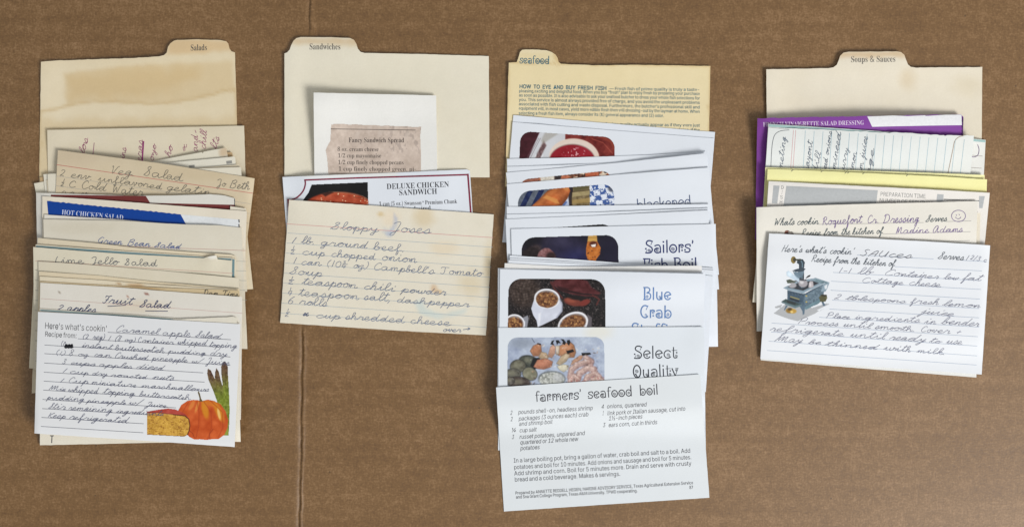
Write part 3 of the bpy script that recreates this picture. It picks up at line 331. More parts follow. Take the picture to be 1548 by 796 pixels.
SANS_DATA = r'''
A 48 2,0,20,51,28,51,46,0,40,0,29,30,26,37,23,48,25,48,21,37,19,30,9,0|11,14,11,20,37,20,37,14
B 46 6,0,6,51,24,51,29,50,33,49,36,47,38,44,39,41,40,37,40,34,39,32,37,30,36,29,34,27,31,27,31,26,34,26,36,25,38,23,40,20,41,17,42,14,41,10,40,7,38,4,34,2,30,0,25,0|12,6,24,6,30,6,33,8,35,11,36,14,35,16,34,18,33,20,31,22,28,23,25,23,12,23|12,29,24,29,26,29,29,30,31,31,32,33,33,35,34,37,33,40,31,43,28,45,24,45,12,45
C 51 27,-1,21,0,15,2,10,6,7,12,5,18,4,25,5,33,7,39,10,45,15,48,21,51,27,52,30,51,34,50,37,49,40,47,43,45,45,42,46,39,47,35,41,35,40,37,39,39,37,41,36,43,34,44,32,45,29,45,27,46,22,45,18,43,15,40,12,36,11,31,10,25,11,19,13,14,15,11,18,8,22,6,27,5,29,5,32,6,34,7,36,8,37,10,39,11,40,14,41,16,47,16,46,12,45,9,43,6,40,4,37,2,34,0,31,0
D 47 6,0,6,51,23,51,33,48,40,41,43,32,43,19,40,10,33,3,23,0|12,6,22,6,30,8,35,14,37,21,37,30,35,37,30,43,22,45,12,45
E 42 6,0,6,51,37,51,37,45,12,45,12,29,36,29,36,23,12,23,12,6,38,6,38,0
F 41 6,0,6,51,37,51,37,45,12,45,12,28,35,28,35,22,12,22,12,0
G 52 27,-1,20,0,15,3,10,6,7,12,5,18,4,25,5,33,7,39,10,45,15,48,20,51,26,52,30,51,34,50,37,49,40,47,43,44,45,42,46,38,47,35,41,35,40,37,39,39,37,41,36,43,34,44,32,45,29,45,27,46,22,45,18,43,15,40,12,36,11,31,10,25,11,19,13,14,15,11,18,8,22,6,27,5,31,6,34,7,37,9,40,12,41,16,41,20,43,20,28,20,28,26,48,26,48,20,47,14,45,9,42,5,38,2,33,0
H 52 6,0,6,51,12,51,12,29,39,29,39,51,46,51,46,0,39,0,39,23,12,23,12,0
I 30 3,0,3,6,12,6,12,45,3,45,3,51,27,51,27,45,18,45,18,6,27,6,27,0
J 40 19,-1,12,0,8,3,4,8,3,15,3,17,10,17,10,15,10,10,12,7,15,6,19,5,22,6,25,7,27,10,27,15,27,51,34,51,34,15,33,8,29,3,25,0
K 46 6,0,6,51,12,51,12,27,36,51,44,51,24,31,46,0,38,0,20,27,12,19,12,0
L 39 6,0,6,51,12,51,12,6,36,6,36,0
M 63 6,0,6,51,15,51,28,19,29,16,30,12,31,8,32,5,31,5,32,8,33,12,34,16,35,19,48,51,57,51,57,0,50,0,50,29,50,33,51,37,51,41,51,46,51,46,50,41,48,36,47,32,46,29,34,0,29,0,17,29,16,32,14,36,13,41,11,46,12,46,12,42,12,37,12,33,12,29,12,0
N 52 6,0,6,51,14,51,34,18,36,15,39,11,41,5,40,5,40,11,40,16,40,19,40,51,46,51,46,0,39,0,20,29,18,33,15,38,11,45,12,45,12,38,12,33,12,29,12,0
O 53 27,-1,21,0,15,2,10,6,7,12,5,18,4,25,5,33,7,39,10,45,15,48,21,51,27,52,33,51,38,48,43,45,46,39,49,33,49,25,49,18,46,12,43,6,38,2,33,0|27,5,31,6,35,8,38,10,41,14,42,19,43,25,42,31,41,36,38,40,35,43,31,45,27,46,22,45,18,43,15,40,13,36,11,31,10,25,11,19,13,14,15,10,18,8,22,6
P 43 6,0,6,51,25,51,33,49,38,44,40,36,38,28,33,23,25,21,12,21,12,0|12,27,24,27,30,29,33,33,33,39,30,43,24,45,12,45
Q 53 25,16,31,16,37,8,38,6,47,-5,40,-5,35,3,33,5|27,-1,21,0,15,2,10,6,7,12,5,18,4,25,5,33,7,39,10,45,15,48,21,51,27,52,33,51,38,48,43,45,46,39,49,33,49,25,49,18,46,12,43,6,38,2,33,0|27,5,31,6,35,8,38,10,41,14,42,19,43,25,42,31,41,36,38,40,35,43,31,45,27,46,22,45,18,43,15,40,13,36,11,31,10,25,11,19,13,14,15,10,18,8,22,6
R 44 6,0,6,51,25,51,33,49,38,44,40,36,38,29,32,24,42,0,35,0,25,22,12,22,12,0|12,28,24,28,30,30,33,34,33,39,30,43,24,45,12,45
S 45 22,-1,17,0,13,1,9,3,6,6,5,10,4,14,10,14,11,11,12,9,14,7,17,6,19,5,22,5,26,5,29,6,31,7,33,9,34,11,35,14,34,16,33,18,32,19,30,20,27,21,24,22,18,24,13,26,9,29,6,33,5,37,6,41,7,45,10,48,14,50,18,51,23,52,27,51,32,50,35,48,38,45,39,42,40,38,34,38,33,41,30,44,27,45,22,46,19,46,17,45,15,44,13,42,12,40,12,38,12,35,13,33,15,32,17,31,19,30,21,29,26,28,29,27,31,26,34,25,36,24,38,22,39,20,40,17,41,14,40,10,39,6,36,3,32,1,28,0
T 45 3,45,3,51,42,51,42,45,26,45,26,0,19,0,19,45
U 52 26,-1,20,0,15,2,11,4,8,8,7,12,6,17,6,51,12,51,12,18,13,14,14,11,16,9,19,7,22,6,26,5,30,6,33,7,36,9,38,11,39,14,39,18,39,51,46,51,46,17,45,12,43,8,40,4,36,2,31,0
V 48 20,0,2,51,8,51,19,21,22,14,25,3,23,3,27,14,29,21,39,51,46,51,28,0
W 69 16,0,2,51,8,51,16,20,18,15,19,9,20,4,19,4,20,9,21,15,22,20,31,51,38,51,46,20,47,15,49,9,50,4,49,4,50,9,51,15,52,20,60,51,67,51,53,0,46,0,37,32,35,39,34,47,35,47,33,39,32,32,23,0
X 47 2,0,22,28,22,24,3,51,10,51,18,40,20,36,22,33,24,29,23,29,25,33,27,36,30,40,37,51,45,51,26,24,26,29,46,0,38,0,29,13,27,17,25,20,23,23,24,23,23,20,21,17,18,13,9,0
Y 46 20,0,20,20,1,51,8,51,23,27,38,51,46,51,26,20,26,0
Z 44 4,0,4,5,27,39,31,43,34,48,35,45,29,45,22,45,4,45,4,51,40,51,40,46,17,13,13,8,10,3,9,5,15,6,21,6,40,6,40,0
a 39 16,-1,13,-1,9,0,7,2,5,4,3,7,3,11,3,14,4,16,6,18,8,19,10,20,13,21,15,22,18,22,23,23,25,23,27,23,27,24,28,25,28,26,27,28,27,30,26,31,24,32,22,33,20,33,17,33,15,32,13,31,12,30,11,29,10,27,4,29,6,32,8,35,10,36,13,38,16,38,19,38,22,38,24,38,26,37,29,36,31,34,32,32,33,29,34,25,34,0,28,0,28,5,27,5,26,4,25,2,24,1,22,0,19,-1|17,5,20,5,23,6,25,7,26,9,27,11,28,14,28,19,27,19,26,18,25,18,23,18,20,17,18,17,15,16,13,16,12,15,10,14,9,12,9,10,9,9,10,7,11,6,13,5,15,5
b 42 23,-1,20,-1,17,0,15,2,14,3,13,5,12,6,11,6,11,0,5,0,5,51,11,51,11,32,12,32,13,33,14,35,15,36,17,37,20,38,23,38,27,38,31,36,35,33,37,29,39,24,39,19,39,13,37,8,35,5,31,2,27,0|22,5,25,5,28,7,30,9,32,12,33,15,33,19,33,23,32,26,30,29,28,31,25,33,22,33,19,33,16,31,14,29,12,26,12,23,11,19,12,15,13,12,14,9,16,6,19,5
c 40 21,-1,16,0,12,2,8,5,6,9,4,13,3,19,4,24,6,29,8,33,12,36,16,38,21,38,23,38,26,38,28,37,31,36,32,34,34,32,35,30,36,28,30,26,30,28,29,29,28,30,27,31,26,32,24,32,23,33,21,33,17,32,15,31,12,29,11,26,10,22,10,19,10,15,11,12,12,9,15,7,17,5,21,5,23,5,24,5,26,6,27,7,28,8,29,9,30,10,30,12,36,10,35,8,34,6,33,4,31,2,28,1,26,0,23,-1
d 42 20,-1,15,0,11,2,8,5,5,8,4,13,3,19,4,24,5,29,8,33,11,36,15,38,20,38,23,38,25,37,27,36,29,35,30,33,31,32,31,32,31,51,37,51,37,0,31,0,31,6,31,6,30,5,29,3,27,2,25,0,23,-1|20,5,24,5,26,6,28,9,30,12,31,15,31,19,31,23,30,26,28,29,26,31,24,33,20,33,17,33,14,31,12,29,11,26,10,23,10,19,10,15,11,12,12,9,15,7,17,5
e 38 35,17,35,21,34,29,29,36,20,39,11,36,5,29,3,19,5,9,11,2,20,-1,28,1,33,7,34,10,28,12,25,7,20,5,14,6,10,11,9,17|9,22,29,22,27,29,23,33,18,33,12,30
f 25 23,38,23,33,1,33,1,38|8,0,8,43,8,46,10,49,11,50,14,52,16,53,19,53,21,53,22,53,23,52,24,52,23,47,22,47,21,47,21,47,19,47,17,47,15,46,14,44,14,42,14,0
g 43 21,-15,17,-15,13,-14,11,-13,8,-11,6,-9,5,-7,10,-4,11,-5,12,-7,14,-8,15,-9,18,-10,21,-10,25,-9,28,-8,30,-5,31,-1,31,7,31,7,30,6,29,4,27,3,25,2,23,1,19,0,15,1,11,3,8,5,6,9,4,14,3,19,4,25,5,29,8,33,11,36,15,38,20,38,23,38,25,37,27,36,29,35,30,33,31,32,31,32,31,38,37,38,37,-1,37,-5,35,-9,32,-12,29,-14,25,-15|20,6,24,6,26,8,28,9,30,12,31,15,31,19,31,23,30,26,28,29,26,31,24,33,20,33,17,33,15,31,12,29,11,26,10,23,10,19,10,16,11,12,12,10,15,8,17,6
h 41 11,23,11,0,5,0,5,51,11,51,11,29,10,29,12,33,15,36,19,38,23,38,26,38,30,37,32,35,34,32,35,28,36,24,36,0,30,0,30,24,29,27,27,30,25,32,21,33,18,33,16,32,14,30,13,28,12,26
i 17 5,0,5,38,11,38,11,0|8,44,7,45,5,45,4,47,4,48,4,50,5,51,7,52,8,52,10,52,11,51,12,50,13,48,12,47,11,45,10,45
j 17 5,38,11,38,11,-3,11,-6,10,-9,9,-11,6,-13,4,-14,0,-14,-1,-14,-1,-9,0,-9,2,-8,4,-7,5,-5,5,-3|8,44,7,45,5,45,4,47,4,48,4,50,5,51,7,52,8,52,10,52,11,51,12,50,13,48,12,47,11,45,10,45
k 36 5,0,5,51,11,51,11,22,26,38,34,38,20,23,35,0,27,0,16,19,11,14,11,0
l 19 14,0,10,0,7,2,6,5,5,8,5,51,11,51,11,10,12,8,12,6,13,5,15,5,15,5,16,5,17,5,18,0,17,0,16,0,15,0
m 61 5,0,5,38,11,38,11,30,11,30,12,32,13,35,15,36,17,38,20,38,22,39,26,38,29,36,31,33,32,29,31,29,32,32,34,34,36,36,38,37,41,38,44,39,47,38,50,37,52,35,54,33,55,30,56,26,56,0,50,0,50,25,49,29,47,31,45,33,42,33,39,33,37,32,36,31,35,29,34,27,34,25,34,0,27,0,27,26,27,29,25,31,23,33,20,33,18,33,16,32,14,31,13,29,12,27,11,24,11,0
n 41 11,23,11,0,5,0,5,38,11,38,11,29,10,29,12,33,15,36,19,38,23,38,26,38,29,37,32,35,34,32,35,28,36,24,36,0,30,0,30,24,29,27,27,30,25,32,21,33,18,33,16,32,14,30,13,28,12,26
o 42 21,-1,16,0,12,2,8,5,6,9,4,13,3,19,4,24,6,29,8,33,12,36,16,38,21,38,26,38,30,36,33,33,36,29,38,24,38,19,38,13,36,9,33,5,30,2,26,0|21,5,24,5,27,7,29,9,31,12,32,15,32,19,32,22,31,26,29,29,27,31,24,32,21,33,17,32,15,31,12,29,11,26,10,22,10,19,10,15,11,12,12,9,15,7,17,5
p 42 5,-14,5,38,11,38,11,32,12,32,13,33,14,35,15,36,17,37,20,38,23,38,27,38,31,36,35,33,37,29,39,24,39,19,39,13,37,8,35,5,31,2,27,0,23,-1,20,-1,17,0,15,2,14,3,13,5,12,6,11,6,11,-14|22,5,25,5,28,7,30,9,32,12,33,15,33,19,33,23,32,26,30,29,28,31,25,33,22,33,19,33,16,31,14,29,12,26,12,23,11,19,12,15,13,12,14,9,16,6,19,5
q 42 37,-14,31,-14,31,6,31,6,30,5,29,3,27,2,25,0,23,-1,20,-1,15,0,11,2,8,5,5,8,4,13,3,19,4,24,5,29,8,33,11,36,15,38,20,38,23,38,25,37,27,36,29,35,30,33,31,32,31,32,31,38,37,38|20,5,24,5,26,6,28,9,30,12,31,15,31,19,31,23,30,26,28,29,26,31,24,33,20,33,17,33,14,31,12,29,11,26,10,23,10,19,10,15,11,12,12,9,15,7,17,5
r 26 5,0,5,38,11,38,11,32,12,32,13,35,15,37,18,38,21,38,23,38,24,38,24,32,23,32,22,33,21,33,18,32,16,31,14,30,13,28,12,26,11,24,11,0
s 36 18,-1,14,-1,11,0,8,2,6,4,5,6,4,9,9,11,11,8,12,6,15,5,18,5,22,5,24,6,26,8,27,10,26,12,25,14,24,15,21,16,15,17,10,19,7,21,5,24,5,27,5,30,7,33,9,35,12,37,15,38,19,38,22,38,25,37,28,36,30,34,31,32,32,29,27,28,26,30,24,32,22,33,19,33,16,33,13,32,11,30,11,28,11,26,12,24,14,23,17,22,23,21,27,19,31,17,32,14,33,11,33,7,31,5,29,2,26,1,22,0
t 23 20,38,20,33,1,33,1,38|6,47,13,47,13,10,13,8,14,6,15,5,17,5,18,5,19,5,20,5,21,0,20,0,19,0,18,0,17,0,12,0,9,2,7,5,6,9
u 41 18,-1,15,0,11,1,9,3,7,6,6,9,5,14,5,38,11,38,11,14,12,10,14,7,16,6,20,5,23,5,25,6,27,8,28,10,29,12,30,15,30,38,36,38,36,0,30,0,30,9,31,9,29,5,26,2,22,0
v 39 16,0,2,38,8,38,17,16,18,12,19,9,21,2,18,2,20,9,21,12,22,16,30,38,37,38,23,0
w 57 14,0,2,38,9,38,13,21,15,14,18,4,16,4,19,13,21,21,25,38,32,38,36,21,38,14,40,4,39,4,41,14,43,21,48,38,54,38,43,0,37,0,32,17,30,22,29,28,28,34,29,34,28,28,26,22,25,17,20,0
x 38 2,0,15,19,3,38,10,38,19,24,28,38,35,38,22,19,36,0,29,0,19,14,9,0
y 39 5,-14,6,-9,7,-9,9,-9,10,-9,12,-8,13,-7,14,-6,15,-4,16,0,2,38,8,38,17,16,18,12,19,9,21,2,18,2,20,9,22,16,31,38,37,38,20,-6,19,-9,18,-11,16,-12,14,-14,12,-14,9,-15,8,-14,6,-14,5,-14
z 38 4,0,4,5,25,32,25,32,5,32,5,38,33,38,33,33,13,6,13,6,34,6,34,0
0 45 23,-1,17,0,13,2,9,6,7,11,5,18,5,25,5,33,7,39,10,45,13,48,17,51,23,52,28,51,32,48,36,45,38,39,40,33,41,25,40,18,38,11,36,6,32,2,28,0|23,5,26,6,29,7,31,10,33,14,34,19,34,25,34,31,33,36,31,41,29,44,26,45,23,46,19,45,16,44,14,41,12,36,11,31,11,25,11,19,12,14,14,10,16,7,19,6
1 45 8,0,8,5,39,5,39,0|28,51,28,0,21,0,21,45,21,45,9,36,9,43,20,51
2 45 6,0,6,5,23,23,26,26,28,28,30,31,31,33,32,35,32,37,32,40,31,42,29,44,27,45,25,46,22,46,20,46,17,45,15,43,14,41,13,39,13,36,7,36,7,40,9,44,11,47,14,50,18,51,22,52,27,51,31,50,34,47,36,45,38,41,38,37,38,34,37,32,36,29,34,26,31,22,27,18,15,6,15,6,39,6,39,0
3 45 22,-1,17,0,13,1,10,3,7,6,5,9,4,13,11,13,11,11,13,9,14,7,17,6,19,5,22,5,25,5,28,6,30,7,31,9,33,12,33,14,33,17,32,20,30,22,27,23,24,24,20,25,16,25,16,30,29,45,29,45,7,45,7,51,37,51,37,46,21,28,21,29,26,29,31,28,34,25,37,22,39,19,39,14,39,10,37,7,34,4,31,1,27,0
4 41 26,0,26,11,2,11,2,17,24,51,32,51,32,17,39,17,39,11,32,11,32,0|26,17,26,42,9,17
5 45 22,-1,18,0,14,1,11,3,8,6,7,9,6,13,12,13,13,11,14,9,15,7,17,6,20,5,22,5,25,5,28,6,30,8,31,10,32,13,33,16,32,19,31,22,30,24,27,26,25,27,22,28,19,27,17,27,15,26,13,25,7,25,10,51,37,51,37,45,15,45,13,30,14,30,15,31,18,32,20,33,23,33,26,33,29,32,32,31,34,29,36,26,38,23,39,20,39,16,39,12,37,8,34,4,31,2,27,0
6 40 20,-1,29,1,36,8,37,16,35,25,28,31,20,32,15,31,27,51,20,51,7,29,4,20,4,12,8,4,13,1|20,5,14,7,11,12,11,18,15,24,20,26,26,24,30,19,30,12,26,7
7 39 8,0,28,45,3,45,3,51,36,51,36,46,15,0
8 45 23,-1,18,0,14,1,10,3,7,6,6,10,5,14,6,17,7,20,8,22,10,24,13,26,15,26,15,27,12,28,9,31,8,34,7,38,8,42,9,45,11,48,15,50,18,51,23,52,27,51,31,50,34,48,36,45,38,42,38,38,38,34,36,31,33,28,30,27,30,26,33,26,35,24,37,22,39,20,40,17,40,14,40,10,38,6,35,3,32,1,27,0|23,5,26,5,28,6,31,7,32,9,33,11,34,14,33,17,32,19,31,21,28,22,26,23,23,24,20,23,17,22,15,21,13,19,12,17,12,14,12,11,13,9,15,7,17,6,19,5|23,29,25,29,27,30,29,31,31,33,32,35,32,38,32,40,31,42,29,44,28,45,25,46,23,46,20,46,18,45,16,44,14,42,14,40,13,38,14,35,14,33,16,31,18,30,20,29
9 45 23,52,27,51,31,49,34,47,37,43,38,39,39,35,38,31,37,27,35,22,32,17,20,0,13,0,30,25,31,25,30,23,29,22,27,21,26,20,24,20,22,19,17,20,14,21,11,24,8,27,7,31,6,35,7,40,8,44,11,47,14,49,18,51|23,46,20,46,17,45,15,43,14,41,13,38,13,35,13,32,14,30,15,27,17,26,20,25,23,24,25,25,28,26,30,27,31,29,32,32,33,35,32,38,31,41,30,43,28,45,25,46
. 19 10,0,8,0,6,1,5,2,5,4,5,6,6,7,8,8,10,9,11,8,13,7,14,6,14,4,14,2,13,1,11,0
, 19 4,-12,7,7,14,7,8,-12
- 45 34,24,34,19,11,19,11,24
' 21 8,32,7,51,14,51,13,32
( 27 9,21,9,26,10,32,11,38,13,44,15,49,18,54,24,54,21,48,19,43,17,37,16,31,15,26,15,21,15,16,16,11,17,7,19,2,21,-4,24,-10,18,-10,14,-2,11,5,9,13
) 27 4,-10,6,-4,9,2,10,7,11,12,12,16,12,21,12,26,11,31,10,37,8,43,6,48,4,54,10,54,12,49,14,44,16,38,17,32,18,26,18,21,18,13,16,5,13,-2,10,-10
/ 25 23,53,7,-8,1,-8,18,53
& 49 19,-1,12,0,8,3,5,7,4,12,4,17,6,21,10,24,14,27,12,29,10,32,9,35,8,38,9,43,11,46,15,48,20,49,25,48,29,46,31,43,32,38,31,34,29,31,26,28,22,26,35,13,37,16,38,18,39,21,40,24,46,24,45,20,43,16,42,13,39,10,49,0,41,0,35,6,32,3,28,1,24,0|19,29,22,32,24,34,26,36,26,38,26,41,25,42,23,43,20,44,18,43,16,42,14,41,14,38,14,36,15,34,17,32|19,5,23,5,26,6,29,8,31,9,17,23,14,21,12,19,10,16,10,13,10,9,12,7,15,5
— 70 70,24,70,19,0,19,0,24
“ 30 5,32,10,51,15,51,12,32|17,32,23,51,27,51,24,32
” 30 5,32,8,51,15,51,10,32|17,32,20,51,27,51,22,32
’ 18 5,32,8,51,15,51,10,32
® 46 23,12,19,12,15,13,12,15,9,18,7,21,5,24,4,28,3,32,4,36,5,39,7,43,9,46,12,48,15,50,19,51,23,52,27,51,31,50,34,48,37,46,40,43,41,39,43,36,43,32,43,28,41,24,40,21,37,18,34,15,31,13,27,12|23,17,27,17,31,19,34,21,36,24,38,28,38,32,38,36,36,39,34,42,31,45,27,46,23,47,19,46,16,45,13,42,10,39,9,36,8,32,9,28,10,24,13,21,16,19,19,17|27,23,23,31,27,31,32,23|16,23,16,41,25,41,27,41,28,40,29,39,30,38,31,37,31,35,31,33,30,32,29,30,28,29,26,29,25,29,19,29,19,32,24,32,25,32,26,33,26,34,27,35,26,36,26,37,25,38,24,38,20,38,20,23
½ 59 15,51,15,23,9,23,9,46,9,46,2,41,2,47,8,51|6,0,41,51,47,51,12,0|36,0,36,4,46,14,47,15,49,17,49,19,50,20,49,22,48,23,47,23,45,24,44,23,43,23,42,21,41,20,36,20,37,23,39,26,42,27,46,28,49,27,52,26,54,23,55,20,55,19,54,18,54,16,52,14,50,12,48,9,44,5,44,5,55,5,55,0
¼ 55 15,51,15,23,9,23,9,46,9,46,2,41,2,47,8,51|6,0,41,51,47,51,12,0|31,4,31,9,42,28,46,28,46,21,44,21,37,9,37,9,53,9,53,4|44,0,44,6,44,8,44,28,49,28,49,0
'''
def read_font(txt):
    F = {}
    for l in txt.strip('\n').split('\n'):
        w, rest = l[2:].split(' ', 1); loops = []
        for q in rest.split('|'):
            v = [int(k) for k in q.split(',')]; loops.append(list(zip(v[::2], v[1::2])))
        F[l[0]] = (float(w), loops)
    return F
SERIF = read_font(SERIF_DATA)
SANS = read_font(SANS_DATA)
SANS[':'] = (SANS['.'][0], SANS['.'][1] + [[(x, y + 31) for x, y in l] for l in SANS['.'][1]])

CURSIVE_TXT = """a 14:9 8 6 10 2 8 1 4 3 0 6 1 9 6 9 9 9 3 11 0 14 3
b 13:0 2 4 9 6 17 4 20 2 16 2 4 4 0 8 1 9 6 7 8 6 6 9 6 13 7
c 11:9 8 6 10 2 7 1 3 4 0 7 0 11 3
d 14:9 8 5 10 1 6 2 1 5 0 8 4 11 19 9 8 9 2 11 0 14 3
e 11:0 2 4 4 7 7 6 10 3 9 1 5 3 0 7 0 11 3
f 11:0 2 5 10 8 17 6 20 4 16 4 0 3 -9 5 -8 6 -1 4 1 11 3
g 13:9 8 6 10 2 8 1 4 3 1 6 2 9 8 9 9 8 0 7 -8 4 -9 3 -6 8 0 13 3
h 13:0 2 4 10 6 18 4 20 2 16 2 0 2 5 5 9 8 9 8 3 9 0 13 3
i 9:0 2 4 10 4 3 6 0 9 3|5 14 6 15.5
j 8:0 2 4 10 4 0 2 -9 0 -8 1 -4 8 3|5 14 6 15.5
k 12:0 2 4 10 6 18 4 20 2 16 2 0 2 5 6 9 8 8 3 5 8 0 12 3
l 8:0 2 5 10 7 18 5 20 3 16 3 4 5 0 8 3
m 18:0 2 3 10 3 0 4 7 7 10 8 7 8 0 9 7 12 10 13 7 13 2 15 0 18 3
n 14:0 2 3 10 3 0 4 7 7 10 9 8 9 2 11 0 14 3
o 12:7 10 3 9 1 4 4 0 7 1 9 6 7 10 6 8 9 8 12 8
p 12:0 2 4 11 3 2 1 -9 3 4 6 9 9 8 9 2 6 0 4 1 8 0 12 3
q 13:9 8 6 10 2 8 1 4 3 1 6 2 9 9 8 0 7 -9 9 -8 10 -3 9 0 13 3
r 12:0 2 4 11 5 9 9 9 8 3 9 0 12 3
s 10:0 2 5 11 7 5 6 1 3 0 1 2 5 1 10 3
t 10:0 2 5 12 6 19 4 10 4 3 6 0 10 3|1 14 10 15
u 15:0 2 3 10 3 2 6 0 9 6 10 10 10 2 12 0 15 3
v 13:0 2 2 9 4 9 5 0 9 7 9 10 8 8 13 8
w 16:0 2 3 10 3 2 5 0 8 4 8 9 8 2 10 0 13 5 13 10 12 8 16 8
x 12:0 2 3 9 6 5 8 0 12 3|9 10 2 0
y 13:0 2 3 10 4 4 7 3 9 7 10 10 8 -1 6 -9 3 -8 5 -3 13 3
z 10:0 2 4 9 8 9 5 3 7 1 6 -7 3 -8 4 -3 10 3
A 17:11 18 6 18 1 8 3 0 8 3 12 17 12 4 14 0 17 3
B 15:3 18 2 0|2 16 7 20 11 17 9 12 4 11 11 9 12 3 7 -1 2 1
C 13:11 15 9 19 4 17 1 8 4 0 9 0 13 3
D 17:4 18 3 2 1 0 6 0 13 4 14 12 10 19 3 19 1 15
E 13:10 17 5 19 3 15 7 11 3 9 1 4 4 0 11 2
F 14:2 15 2 19 8 18 14 20|9 18 8 6 5 0 1 2|5 9 11 10
G 14:11 17 6 20 1 10 5 2 10 5 11 10 10 -2 5 -6
H 16:3 19 2 0|13 20 11 1 16 3|1 10 12 10
J 13:1 16 5 20 10 19 9 5 7 -7 3 -8 3 -4 12 4
K 14:3 19 2 0|11 19 3 9 11 0 14 2
L 12:7 19 4 13 2 4 0 0 2 2 6 1 12 1
M 20:1 0 3 18 4 16 5 3 8 15 10 17 10 3 13 15 15 17 15 4 17 0 20 3
N 17:1 0 3 18 4 15 5 2 9 15 12 17 12 4 14 0 17 3
P 13:3 18 2 0|1 14 5 20 11 19 11 12 4 9
R 16:3 19 2 0|1 15 6 20 11 18 10 12 4 10 10 4 13 0 16 3
S 13:0 1 6 9 11 18 8 20 5 16 10 9 9 2 4 0 1 3
T 14:1 16 3 19 14 19|8 19 8 4 5 0 2 2
U 16:1 16 3 19 3 6 6 0 10 4 12 19 12 4 14 0 16 2
V 14:1 17 3 18 6 0 11 17 14 19
W 20:1 17 3 18 5 0 9 14 12 1 16 17 19 19
1 6:4 18 2 0
2 11:1 14 4 18 8 15 6 8 1 0 4 2 9 0
3 10:1 16 5 18 7 14 3 10 8 6 5 0 0 2
4 11:3 18 1 8 10 9|8 16 7 0
5 10:8 18 3 18 2 10 7 10 7 2 1 0
6 10:7 18 2 9 2 1 6 0 8 5 4 8 2 5
7 10:1 18 9 18 4 0
8 10:7 16 3 18 2 13 7 6 5 0 1 3 3 8 7 13 7 16
0 10:5 18 1 12 2 2 6 0 9 7 8 16 5 18
. 5:2 0 3 1
, 5:3 1 1 -4
- 9:1 7 8 8
~ 12:1 6 11 5
' 4:3 20 2 15
( 7:6 20 2 13 2 4 5 -3
) 7:1 20 5 13 5 4 1 -3
/ 10:11 21 0 -3
+ 9:4 12 3 2|0 6 7 9
> 16:0 6 15 8|10 12 15 8 10 3
\u00bd 8:2 19 2 12|0 9 6 10|0 7 3 8 4 5 0 -1 6 -1
\u00bc 8:2 19 2 12|0 9 6 10|1 8 0 3 6 4|5 7 4 -2
\u00be 9:0 19 3 20 2 16 4 14 0 12|0 9 7 11|1 8 0 3 6 4|5 7 4 -2"""
CURSIVE = {}
for _l in CURSIVE_TXT.split('\n'):
    _h, _b = _l[0], _l[2:]; _w, _st = _b.split(':')
    CURSIVE[_h] = (float(_w), [np.array(q.split(), float).reshape(-1, 2) for q in _st.split('|')])
PRINT_CAPS = {'S': (11, [[(9, 17), (5, 19), (2, 15), (8, 8), (6, 0), (0, 2)]]), 'A': (11, [[(1, 0), (5, 14), (9, 16), (9, 0)], [(2, 6), (9, 7)]]),
              'U': (12, [[(2, 17), (1, 5), (5, 0), (9, 5), (10, 17), (10, 0)]])}

